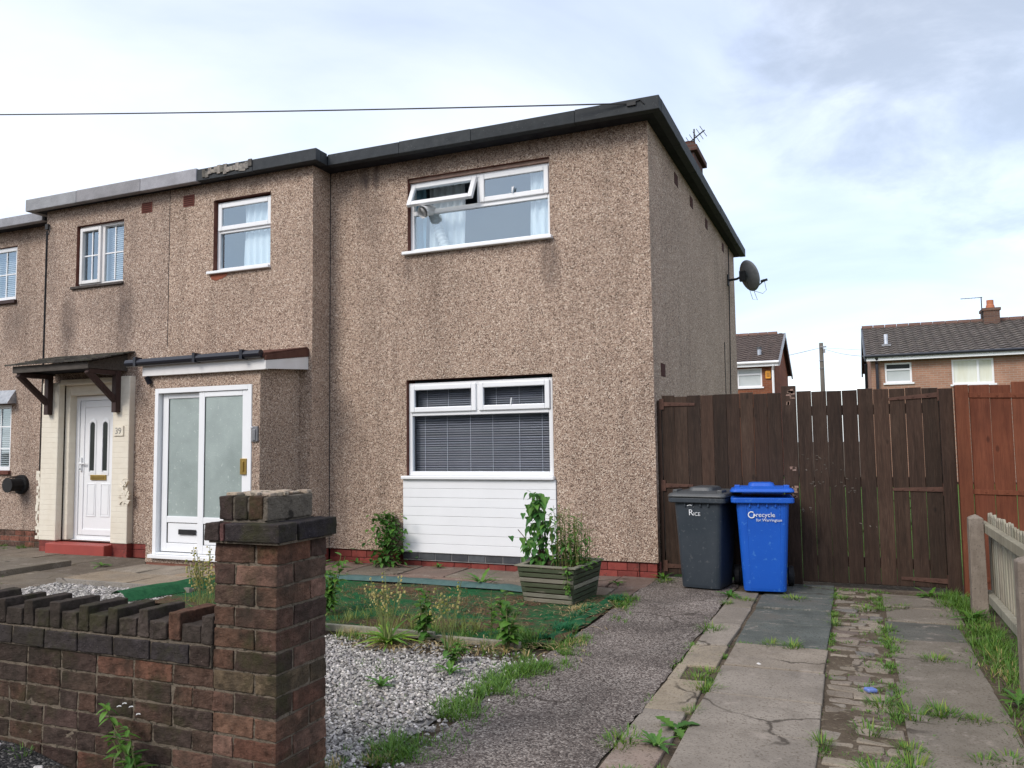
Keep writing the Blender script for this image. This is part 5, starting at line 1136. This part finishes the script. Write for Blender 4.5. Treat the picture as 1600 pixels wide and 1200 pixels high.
# telegraph pole and its wires
TP = thing('telegraph_pole', 'grey wooden telegraph pole between the two far houses', 'pole', (-1.26, 45, 0))
mb = MB(); mb.tube([(-1.26, 45, 0), (-1.26, 45, 6.55)], [.135, .10], 12); mb.build('shaft', M['pole'], TP, smooth=True)
mb = MB(); mb.box(-1.30, 44.84, 6.30, -1.0, 44.90, 6.36); mb.box(-1.16, 44.84, 6.02, -1.06, 45, 6.20); [mb.box(-1.38, 44.86, z_, -1.14, 44.9, z_+.03) for z_ in (5.6, 5.2)]; mb.build('fittings', M['steel'], TP)
for B_, lab in (((-12, 42, 4.4), 'faint wire from the telegraph pole down to the red brick house'), ((.9, 33.2, 4.6), 'thin wire sloping from the telegraph pole down to the pale brick house'), ((14, 52, 5.6), 'faint wire running right from the telegraph pole behind the pale house'), ((-13, 50, 4.9), 'lowest faint wire running left from the telegraph pole')):
    mb = MB(); A_ = Vector((-1.26, 45, 6.3)); B_ = Vector(B_); mb.tube([A_.lerp(B_, i/12)-Vector((0, 0, .12*4*(i/12)*(1-i/12))) for i in range(13)], .010 if 'thin' in lab else .007, 4); tag(mb.build('telephone_wire', M['steel']), lab, 'wire')

# ------------------------------------------------------------------ plants
GR = [(1, 1, 1), (.8, .9, .8), (1.25, 1.15, .9), (1.1, 1.05, .6)]
def gcol(): return c_(random.choice(GR), .15)
def put_blades(mb, x, y, z, n, h, sp, wd=.005, col=None):
    for _ in range(n):
        a = rnd(0, 6.283); r_ = sp*math.sqrt(random.random()); tilt = rnd(.1, .75)
        mb.blade((x+r_*math.cos(a), y+r_*math.sin(a), z), (math.cos(a)*tilt, math.sin(a)*tilt, 1), h*rnd(.5, 1.2), wd*rnd(.7, 1.4), rnd(.1, .6), (col or gcol)())
# verge grass: nobody could count the blades
def verge(name, pts, n, wfun, h, label, mat='grass', zb=-.01, wd=.005, gate=.0):
    mb = MB(); tot = len(pts)-1; k = 0
    while k < n:
        t_ = rnd(0, tot); i = min(tot-1, int(t_)); a, b = Vector(pts[i]), Vector(pts[i+1]); q = a.lerp(b, t_-i); d = (b-a).normalized(); nn = Vector((-d.y, d.x)); off = random.gauss(0, 1)*wfun
        q = q+nn*off; k += 1
        if nz(q.x, q.y, 3.2, 5)+.35*nz(q.x, q.y, 9, 1) < gate: continue
        put_blades(mb, q.x, q.y, zb, 5, h*rnd(.5, 1.2)*(1-.3*min(1, abs(off)/(2*wfun))), .02, wd)
    o_ = mb.build(name, M[mat]); tag(o_, kind='stuff'); o_['label'] = label; return o_
verge('grass', [(-2.12, 3.3), (-2.05, 4.2), (-2.02, 5.0), (-2.0, 5.5)], 1500, .11, .085, 'grass growing between the chippings and the asphalt', gate=-.06)
verge('grass', [(-2.0, 5.4), (-2.03, 6.2), (-2.02, 7.0), (-2.05, 7.6)], 1000, .075, .085, 'grass along the turf edge by the asphalt', gate=-.12)
verge('grass', [(.86, 3.0), (.88, 4.4), (.86, 6.2), (.88, 7.6), (.80, 8.65)], 1300, .085, .13, 'grass verge at the foot of the picket fence', gate=-.25)
verge('grass', [(1.2, 4.0), (1.25, 6.0), (1.3, 8.5)], 500, .16, .14, 'grass beyond the picket fence', gate=-.3)
verge('grass', [(-6.0, 6.2), (-4.9, 6.1), (-3.9, 5.85), (-3.2, 5.75), (-2.4, 5.85)], 620, .22, .15, 'tall thin weedy grass over the front of the turf', 'weedy', 0, .0045, -.05)
verge('dry_grass', [(-4.6, 5.55), (-3.4, 5.42), (-2.3, 5.45)], 420, .09, .07, 'bleached dead stems along the edging board', 'straw', 0, .004, -.1)
verge('turf_fibres', [(-2.12, 5.7), (-2.12, 6.6), (-2.12, 7.5)], 1500, .060, .05, 'dark green frayed turf fibres along the folded edge', 'turfblade', .03, .005)
verge('turf_fibres', [(-5.9, 6.9), (-4.6, 6.5), (-3.2, 6.3), (-2.3, 6.5)], 900, .40, .035, 'tufts of dark green turf fibre across the mat', 'turfblade', .015, .004, .05)
verge('dry_grass', [(-5.6, 7.0), (-4.2, 6.9), (-2.9, 6.7)], 800, .33, .04, 'brown dead grass across the bare turf', 'deadgrass', .015, .004, -.1)
verge('grass', [(-3.1, 5.55), (-2.6, 5.6), (-2.2, 5.75)], 300, .09, .16, 'tall thin grass in front of the turf', gate=-.1)
verge('grass', [(-2.5, 3.7), (-2.5, 4.9), (-3.4, 4.6)], 90, .22, .05, 'sparse grass coming through the chippings', gate=.12)
verge('dry_grass', [(-1.98, 5.2), (-2.02, 5.7), (-2.05, 6.4), (-2.2, 6.9), (-2.3, 7.0)], 300, .10, .06, 'dry straw coloured grass along the turf edge', 'straw', .01, .004)
verge('dry_grass', [(.80, 4.2), (.84, 5.5), (.84, 7.2)], 160, .06, .09, 'dry grass in the fence verge', 'straw', 0, .004)
verge('dry_grass', [(-2.2, 2.95), (-2.05, 3.2), (-2.3, 3.3)], 240, .12, .06, 'dead brown grass at the foot of the pier', 'straw', -.01, .004)
verge('grass', [(-2.25, 3.1), (-2.0, 3.5)], 70, .10, .07, 'sparse grass behind the pier', gate=-.1)
verge('joint_grass', [(-.862, 3.2), (-.862, 5.0), (-.862, 6.1)], 520, .022, .034, 'grass in the joint beside the left slab row', gate=.02)
verge('joint_grass', [(-.20, 3.4), (-.20, 6.0), (-.20, 8.6)], 560, .020, .034, 'grass in the joint left of the setts', gate=.05)
verge('joint_grass', [(.195, 3.4), (.195, 6.0), (.195, 8.6)], 950, .045, .042, 'grass in the joint right of the setts', gate=.0)
verge('joint_grass', [(.0, 3.6), (.05, 5.5), (.0, 8.4)], 520, .11, .026, 'low moss and weeds between the setts', gate=.10)
verge('joint_grass', [(.25, 4.95), (.70, 4.93)], 90, .02, .03, 'grass in the nearest cross joint of the right slabs', gate=-.2)
verge('joint_grass', [(.25, 6.15), (.70, 6.13)], 70, .02, .03, 'grass in the middle cross joint of the right slabs', gate=-.1)
verge('joint_grass', [(-1.13, 3.4), (-1.13, 5.5), (-1.13, 8.2)], 330, .022, .035, 'grass between the asphalt and the concrete strip', gate=.05)
verge('joint_grass', [(-.84, 6.2), (-.22, 6.2)], 50, .012, .03, 'grass in the joint in front of the dark slabs', gate=-.1)
verge('joint_grass', [(-.5, 8.72), (.2, 8.68), (.8, 8.65)], 260, .035, .04, 'grass along the foot of the dark gate', gate=.0)
verge('joint_grass', [(-5.9, 7.80), (-4.4, 7.76), (-3.1, 7.74)], 230, .05, .06, 'small weeds along the back of the turf', gate=.0)
verge('grass', [(-12.6, 8.5), (-11.6, 8.45)], 200, .09, .08, 'grass at the foot of the neighbouring wall')
verge('grass', [(-9.6, 6.1), (-8.6, 6.0)], 90, .12, .07, 'sparse grass on the neighbouring path', gate=.0)
verge('grass', [(-3.9, 5.42), (-3.3, 5.35), (-2.3, 5.35)], 150, .08, .09, 'thin grass at the top of the chippings', gate=.0)
verge('grass', [(-5.2, 6.5), (-4.0, 6.1), (-2.6, 6.0)], 160, .30, .07, 'weedy grass scattered over the turf', gate=.05)
# straw and dead leaves lying about
mb = MB()
for i in range(900):
    c = random.choice(((-2.35, 5.45, .25, .12), (-2.9, 5.3, .25, .08), (-2.25, 6.9, .18, .18), (-3.2, 5.2, .15, .08), (-2.6, 6.3, .5, .4), (-3.4, 6.9, .8, .4), (-4.4, 6.7, .7, .5), (-2.1, 7.2, .1, .3)))
    x_, y_ = random.gauss(c[0], c[2]), random.gauss(c[1], c[3])
    if y_ > 7.5 or x_ > -1.9: continue
    a = rnd(0, 6.28); mb.leaf((x_, y_, .028+rnd(0, .012)), (math.cos(a), math.sin(a), rnd(-.05, .25)), rnd(.03, .11), rnd(.003, .010), droop=.2, col=c_((1, .95, .85), .3), n=2)
o = mb.build('dry_litter', M['straw']); tag(o, kind='stuff'); o['label'] = 'dead stalks and straw lying on the turf edge'

def tuft(h, n, sp):
    mb = MB(); put_blades(mb, 0, 0, 0, n, h, sp, .0045, lambda: c_(random.choice(((1, 1, 1), (.75, .85, .8), (1.3, 1.15, .8), (2.2, 1.35, 1.3))), .2)); put_blades(mb, 0, 0, 0, n, h*.45, sp*1.5, .004); return mb
TL = 'small green grass tuft rooted in a joint of the paved drive'
protos = []
for k_ in range(4):
    o = tuft(rnd(.04, .065), 46, rnd(.045, .075)).build('grass_tuft', M['grass'], local=True); tag(o, TL, 'grass tuft', 'grass tufts in the drive joints'); protos.append(o)
spots = [(-1.09, 4.02), (-.86, 4.55), (-.87, 5.0), (-1.10, 7.62), (-1.08, 6.55), (-.55, 8.05), (-.20, 7.4), (-.18, 7.05), (.20, 7.0), (.22, 6.6), (.05, 7.75), (.10, 5.05), (.25, 4.9), (.20, 4.35), (.19, 4.1), (.05, 4.0), (.42, 4.95), (.55, 4.93), (.45, 6.15), (.38, 5.0), (.5, 4.34), (-.95, 5.2), (-.90, 5.35), (-.19, 4.3), (.02, 4.55), (.35, 7.95), (-.6, 6.22), (-.45, 6.2), (.62, 4.4), (-1.12, 3.95), (.1, 8.3), (-.15, 8.2), (-1.0, 3.6), (-1.9, 8.60), (-.97, 7.85)]
for i, (x_, y_) in enumerate(spots):
    o = protos[i] if i < 4 else protos[i % 4].copy()
    if i >= 4: COL.objects.link(o)
    s_ = rnd(.7, 1.3); o.location = (x_, y_, .0); o.rotation_euler = (0, 0, rnd(0, 6.28)); o.scale = (s_*rnd(.8, 1.7), s_*rnd(.8, 1.4), s_)
def rosette(n, L, W, lift=.5, col=gcol, droop=.5):
    mb = MB()
    for i in range(n):
        a = i*2.4+rnd(-.3, .3); l_ = L*rnd(.6, 1.1); mb.leaf((.01*math.cos(a), .01*math.sin(a), .005), (math.cos(a), math.sin(a), lift*rnd(.5, 1.6)), l_, W*rnd(.6, 1.1), droop=droop*rnd(.6, 1.5), col=col(), n=8, prof=lambda t: (.25+.75*math.sin(math.pi*min(1, t*.8+.12)))*(1-.45*(int(t*8.01) % 2))*(1 if t < .98 else .05))
    return mb
def place(mb, name, mat, loc, label, cat='weed', group=None, sc=1, rz=None):
    o = mb.build(name, M[mat], local=True); o.location = loc; o.rotation_euler = (0, 0, rnd(0, 6) if rz is None else rz); o.scale = (sc,)*3; return tag(o, label, cat, group)
G = 'broad leaved weeds'
place(rosette(16, .22, .050, 1.1), 'dandelion_weed', 'leaf', (-3.62, 7.72, .02), 'bright green leafy clump of weed at the back of the turf before the white panel', group=G)
place(rosette(16, .10, .034, 1.0), 'dandelion_weed', 'leaf', (-.93, 3.98, .0), 'jagged leafy weed at the near end of the narrow concrete strip', group=G)
place(rosette(5, .12, .07, .5), 'dock_weed', 'leaf', (-.90, 4.25, .0), 'pale round leaved weed beside the narrow concrete strip', group=G)
place(rosette(16, .15, .05, 1.2), 'dock_weed', 'leaf', (.84, 7.55, .0), 'broad leaved dock at the foot of the far concrete fence post', group=G)
place(rosette(13, .15, .045, 1.2), 'dock_weed', 'leaf', (.80, 5.30, .0), 'broad leaved dock at the foot of the near concrete fence post', group=G)
place(rosette(10, .13, .045, 1.2), 'dandelion_weed', 'leaf', (-1.93, 8.74, .0), 'green weed at the foot of the house corner beside the black bin', group=G)
place(rosette(9, .14, .05, .8), 'dandelion_weed', 'leaf', (-1.13, 7.98, .0), 'small leafy weed on the ground between the two bins', group=G)
place(rosette(9, .16, .05, .8), 'dandelion_weed', 'leaf', (-8.75, 7.45, .01), 'small green weed on the dark path before the red step', group=G)
place(rosette(8, .10, .04, 1.0), 'dandelion_weed', 'leaf', (-4.62, 8.66, .01), 'small weed under the white panel against the wall base', group=G)
place(rosette(8, .12, .05, 1.0), 'dandelion_weed', 'leaf', (-5.75, 8.62, .01), 'small weed left of the climbing rose at the wall base', group=G)
place(rosette(8, .11, .045, .8), 'dandelion_weed', 'leaf', (-2.3, 8.25, .01), 'low weed in the path joint right of the planter', group=G)
place(rosette(9, .15, .05, .8), 'dandelion_weed', 'leaf', (.62, 8.55, .0), 'leafy weed before the right hinge post of the dark gate', group=G)
place(rosette(9, .14, .05, .9), 'dandelion_weed', 'leaf', (-9.9, 6.25, .0), 'yellowish weed beside the loose slab of the next door path', group=G)
place(rosette(14, .10, .03, 1.2), 'dandelion_weed', 'leaf', (-2.72, 4.35, .0), 'leafy weed sprouting through the middle of the pale chippings', group=G)
place(rosette(14, .11, .03, 1.2), 'dandelion_weed', 'leaf', (-2.45, 4.75, .0), 'leafy weed in the chippings below the right seed stalks', group=G)

def stalk_plant(label, loc, nst, H_, nl, Ll, leafcol, spread=.22, lw=.035, headn=7):
    t = thing('seed_stalk_plant', label, 'plant', loc, rnd(0, 6), group='plants gone to seed')
    st_, hd, lf, dead = MB(), MB(), MB(), MB()
    for i in range(nst):
        a = rnd(0, 6.28); ln = rnd(.05, spread); h_ = H_*rnd(.72, 1.08); p = [Vector((rnd(-.03, .03), rnd(-.03, .03), 0))]
        for k_ in range(1, 6): q = k_/5; p.append(Vector((p[0].x+math.cos(a)*ln*q**1.4, p[0].y+math.sin(a)*ln*q**1.4, h_*q)))
        st_.tube(p, [.0045, .004, .0035, .003, .0025, .0018], 5, c_((1, 1, 1), .15))
        for k_ in range(headn):
            q = .62+.38*k_/headn; b_ = p[0].lerp(p[-1], q); b_.z = h_*q; bb = rnd(0, 6.28); e_ = b_+Vector((math.cos(bb)*.022, math.sin(bb)*.022, .012)); st_.tube([b_, e_], .0013, 3)
            s_ = rnd(.0042, .0068); hd.obox(e_, (s_, s_*.2, 0), (-s_*.2, s_, 0), (0, s_*.2, s_*1.3), c_(random.choice(((1, 1, 1), (1.1, 1.05, .9), (.65, .75, .4))), .2))
    for i in range(nl):
        a = i*2.4+rnd(-.4, .4); lf.leaf((0, 0, .01), (math.cos(a), math.sin(a), rnd(.6, 2.2)), Ll*rnd(.5, 1.1), lw*rnd(.6, 1.2), droop=rnd(.4, 1.0), col=c_(random.choice(leafcol), .12), n=6, fold=.4)
    for i in range(nl): a = rnd(0, 6.28); dead.leaf((.02*math.cos(a), .02*math.sin(a), .02), (math.cos(a), math.sin(a), rnd(-.05, .4)), Ll*rnd(.3, .7), .014, droop=.5, col=c_((1, .92, .75), .2), n=4)
    st_.build('stalk', M['stem'], t, local=True); tag(hd.build('seed_heads', M['seed'], t, local=True, bevel=.002), kind='stuff'); lf.build('leaves', M['leaf'], t, local=True); dead.build('dead_leaves', M['straw'], t, local=True); return t
YLW = [(2.1, 1.7, 1.4), (2.6, 1.75, 1.1), (1.5, 1.4, 1.0)]
stalk_plant('seeding plant with yellow green strap leaves at the edge of the chippings', (-3.22, 5.25, 0), 13, .50, 34, .24, YLW, .2, .034)
stalk_plant('seeding plant with few bare pale stalks right of the strap leaved one', (-2.71, 5.22, 0), 7, .48, 5, .16, GR, .22)
stalk_plant('tall yellow flowered clump behind the low brick wall beside the pier', (-4.95, 5.2, 0), 16, .62, 16, .3, GR, .16, .02, 12)
stalk_plant('thin tall seed stalks showing against the porch, just left of the pier', (-4.35, 4.9, 0), 7, .68, 8, .25, GR, .12, .02, 12)
# leafy uprights
def leafy(label, loc, nst, H_, Ll, lw, name='leafy_weed', spread=.1, cat='plant', lean=(0, 0), dens=16, col=gcol):
    t = thing(name, label, cat, loc); st_, lf = MB(), MB()
    for i in range(nst):
        a = rnd(0, 6.28); h_ = H_*rnd(.6, 1.05); ln = spread*rnd(.3, 1.2); tip = Vector((math.cos(a)*ln+lean[0]*h_, math.sin(a)*ln+lean[1]*h_, h_)); b = Vector((rnd(-.02, .02), rnd(-.02, .02), 0))
        pp = [b.lerp(tip, q/4)+Vector((0, 0, -.0)) for q in range(5)]; st_.tube(pp, [.005, .0045, .004, .003, .002], 5)
        for k_ in range(int(dens*h_/H_)):
            q = rnd(.12, 1.0); c = b.lerp(tip, q); bb = rnd(0, 6.28); lf.leaf(c, (math.cos(bb), math.sin(bb), rnd(-.2, .7)), Ll*rnd(.5, 1.15)*(1.15-.5*q), lw*rnd(.7, 1.2), droop=rnd(.1, .6), col=col(), n=4)
    st_.build('stem', M['stem'], t, local=True); lf.build('leaves', M['leaf'], t, local=True); return t
leafy('upright leafy weed with broad leaves in front of the turf, left of the bare stalks', (-3.02, 5.45, 0), 5, .42, .10, .05)
leafy('leafy weed with arrow shaped leaves where the edging meets the asphalt', (-2.33, 5.40, 0), 6, .40, .11, .055)
leafy('tall leafy weed close behind the pier on the chippings side', (-3.98, 5.35, 0), 9, .50, .11, .035, dens=22)
leafy('bushy green weed just right of the pier beside the turf', (-4.30, 6.0, 0), 10, .52, .12, .04, dens=22, spread=.18)
leafy('low leafy weed in the middle of the chippings edge', (-2.55, 5.0, 0), 4, .16, .07, .03)
leafy('slim leafy weed sprouting on the turf in front of the planter', (-2.62, 5.75, 0), 3, .40, .08, .035)
wl_ = leafy('white flowered willowherb growing from the front of the garden wall', (-2.78, 2.60, .02), 4, .36, .10, .022, name='willowherb', spread=.10, lean=(-.25, -.05), dens=30)
mb = MB()
for q in ((-.13, -.02, .37), (-.05, -.03, .38), (-.10, -.02, .385), (-.02, -.02, .35)): [mb.leaf(q, (math.cos(a), math.sin(a), .3), .012, .010, col=(1, 1, 1), n=2) for a in (0, 1.6, 3.1, 4.7)]
mb.build('flower', M['petal'], wl_, local=True)
mb = MB(); put_blades(mb, 0, 0, 0, 30, .05, .05, .004); place(mb, 'grass_tuft', 'grass', (-3.55, 2.62, .09), 'tiny green tuft on the tarmac at the foot of the wall, near the photo edge', 'grass tuft')
# climbing rose by the panel
CR = thing('climbing_rose', 'bushy green climber against the pebbledash left of the white panel', 'plant', (-5.27, 8.62, 0))
st_, lf = MB(), MB()
for i in range(9):
    a = rnd(-.18, .18); h_ = rnd(.35, .62); st_.tube([(rnd(-.02, .02), 0, 0), (a*.5, -.02, h_*.5), (a, .02, h_)], [.008, .006, .004], 6)
st_.tube([(.02, 0, .10), (.15, -.05, .04), (.32, -.08, .02), (.38, -.06, .0)], .010, 6); st_.tube([(.0, 0, .12), (.10, -.06, .02), (.2, -.10, .01)], .008, 6)
for i in range(430):
    z_ = rnd(.04, .66); wv = .23*(1-.45*abs(z_-.22)/.45); x_ = random.gauss(-.02, wv*.55); y_ = rnd(-.14, .07); a = rnd(0, 6.28)
    lf.leaf((x_, y_, z_), (math.cos(a), math.sin(a)*.8-.35, rnd(-.5, .6)), rnd(.05, .095), rnd(.032, .052), droop=rnd(.1, .6), col=c_(random.choice(((1, 1, 1), (.65, .8, .7), (1.35, 1.25, 1.0), (.5, .65, .5))), .15))
for (x_, z_) in ((.26, .61), (.24, .38), (.30, .30), (.27, .26), (.33, .22), (.22, .45)): lf.leaf((x_-.06, -.05, z_-.01), (1, -.3, .1), .09, .06, col=(1.3, 1.3, 1))
st_.build('stem', M['darkstem'], CR, local=True); lf.build('leaves', M['leaf'], CR, local=True)
# planting in the planter
VP = thing('climbing_vine', 'heart leaved vine trained up bare stems in the green planter', 'plant', (-2.78, 7.30, .30))
st_, lf = MB(), MB()
for i in range(8):
    a = rnd(-.06, .10); h_ = rnd(.5, .70); st_.tube([(rnd(-.03, .06), rnd(-.04, .04), 0), (a*.6-.02, rnd(-.04, .04), h_*.5), (a-.05, rnd(-.03, .03), h_)], [.007, .006, .003], 6)
st_.tube([(-.05, -.05, .05), (-.13, -.09, .28), (-.20, -.1, .36)], .004, 5)
HEART = lambda t: (1.0 if t < .12 else math.cos((t-.12)/.88*math.pi/2)**.8)*(.75+.25*math.sin(math.pi*min(1, t*2)))
for i in range(165):
    z_ = rnd(.02, .70)**.9; x_ = -.05+random.gauss(.06-.06*z_, .085*(1.2-.95*z_/.75)+.012); y_ = rnd(-.11, .06); a = rnd(-2.6, -.5)
    lf.leaf((x_, y_, z_), (math.cos(a), math.sin(a)*.7, rnd(-1.2, -.1)), rnd(.06, .105), rnd(.05, .08), droop=rnd(.0, .4), col=c_(random.choice(((1, 1, 1), (.55, .8, .8), (.75, .95, .9), (1.25, 1.2, 1.0))), .15), prof=HEART)
lf.leaf((-.09, -.02, .71), (-.6, -.3, .5), .05, .03, col=(1.4, 1.3, 1))
st_.build('stem', M['darkstem'], VP, local=True); lf.build('leaves', M['leaf'], VP, local=True)
UP = thing('tall_bedding_plant', 'tall narrow leaved plants with pale stalks filling the right of the planter', 'plant', (-2.50, 7.38, .30))
st_, lf = MB(), MB()
for i in range(38):
    bx, by = rnd(-.13, .17), rnd(-.2, .2); h_ = rnd(.28, .60)*(1-1.5*max(0, bx)); tip = Vector((bx+rnd(-.04, .04)-.02, by+rnd(-.04, .04), h_)); b = Vector((bx, by, 0)); st_.tube([b, b.lerp(tip, .5), tip], [.004, .0035, .002], 5, c_((1.0, .9, .75), .2))
    for k_ in range(13):
        q = rnd(.2, 1); c = b.lerp(tip, q); a = rnd(0, 6.28); lf.leaf(c, (math.cos(a), math.sin(a), rnd(-.3, .9)), rnd(.05, .11), rnd(.011, .022), droop=rnd(.2, .7), col=c_(random.choice(((1,1,1),(.6,.8,.7),(1.2,1.15,.9))), .15))
st_.build('stalk', M['stem'], UP, local=True); lf.build('leaves', M['leaf'], UP, local=True)
TR = thing('trailing_plant', 'small leaves trailing down over the front right corner of the planter', 'plant', (-2.42, 7.02, .345)); lf = MB(); st_ = MB()
st_.tube([(0, .08, .02), (.0, -.03, .01), (.01, -.035, -.12), (-.005, -.02, -.22)], .003, 5)
for i in range(40): z_ = rnd(-.23, .03); a = rnd(0, 6.28); lf.leaf((rnd(-.02, .03), -.035+.03*(-z_)/.2, z_), (math.cos(a), -abs(math.sin(a)), rnd(-.8, .2)), rnd(.025, .045), rnd(.018, .028), col=c_((1.2, 1.15, .9), .2))
for i in range(70): a = rnd(0, 6.28); lf.leaf((rnd(-.05, .18), rnd(.05, .5), rnd(-.02, .05)), (math.cos(a), math.sin(a), rnd(0, .8)), rnd(.04, .07), rnd(.02, .035), col=gcol())
st_.build('stem', M['stem'], TR, local=True); lf.build('leaves', M['leaf'], TR, local=True)
# hedge glimpsed through the gate gaps and over its top
hb_ = MB()
for i in range(900): a = rnd(0, 6.28); hb_.leaf((rnd(-1.8, 1.0), rnd(11.8, 12.4), rnd(0, 1.0)), (math.cos(a), math.sin(a), rnd(-.3, .8)), rnd(.06, .12), rnd(.04, .07), col=gcol(), n=2)
tag(hb_.build('hedge', M['leaf']), 'green hedge glimpsed through the gaps between the gate boards', 'hedge')
for nm, x_, y_, s_, lab, m in (('plastic_scrap', .045, 5.25, .03, 'scrap of blue plastic lying on the sett strip', 'litter'), ('pale_stone', -.62, 5.62, .014, 'single white stone on the paving slab', 'stone'), ('pale_stone', -3.35, 2.55, .018, 'largest white pebble on the tarmac below the wall', 'stone'), ('pale_stone', -3.66, 2.58, .013, 'small white pebble on the tarmac nearest the photo edge', 'stone')):
    mb = MB(); mb.obox((0, 0, s_*.4), (s_, s_*.3, .002), (-s_*.3, s_*.8, 0), (0, 0, s_*.4), (1.5, 1.5, 1.5) if m == 'stone' else (1, 1, 1)); o = place(mb, nm, m, (x_, y_, .006+(bank(x_, y_) if y_ < 2.66 else 0)), lab, 'litter' if m == 'litter' else 'stone'); b = o.modifiers.new('bevel', 'BEVEL'); b.width = s_*.25

# terrace across the street: it stands behind the camera and shows in the ground floor glass
OP, ro_ = far_house('brick_house', 'brick terrace across the street, seen only as a reflection in the ground floor window', -34, 14, 17, 21, 4.9, 7.4, far_brick('dull_grey_brick', (.085, .075, .072), (.065, .058, .056), (.09, .085, .08)), M['fartile2'], False, [])
OP.rotation_euler = (0, 0, math.pi); OP.location = (-10, -17, 0)

SL = {'ground': 'bare earth around the gardens', 'pavement': 'dark tarmac in front of the garden wall', 'asphalt_drive': 'worn grey brown asphalt strip leading to the bins', 'earth_bed': 'bare soil under the front garden', 'earth_strip': 'soil in the joints of the paved drive', 'yard': 'lawn behind the brown gates', 'paved_drive': 'old concrete slabs of the drive with two darker rows by the gate', 'sett_strip': 'strip of small setts between the slab rows', 'mortar_bed': 'sandy bed between the setts', 'garden_path': 'slab path along the foot of the house', 'porch_path': 'tan stone slabs leading to the glazed porch', 'path_edging': 'thin stone edging of the porch path', 'neighbour_path': 'grey slab path before the red step next door', 'gravel_base': 'gritty ground under the chippings'}
for o in list(bpy.data.objects):
    if o.parent or o.type in ('CAMERA', 'LIGHT'): continue
    b_ = o.name.split('.')[0]
    if 'label' not in o and b_ in SL: o['label'] = SL[b_]
    if 'category' not in o: o['category'] = b_.replace('_', ' ')
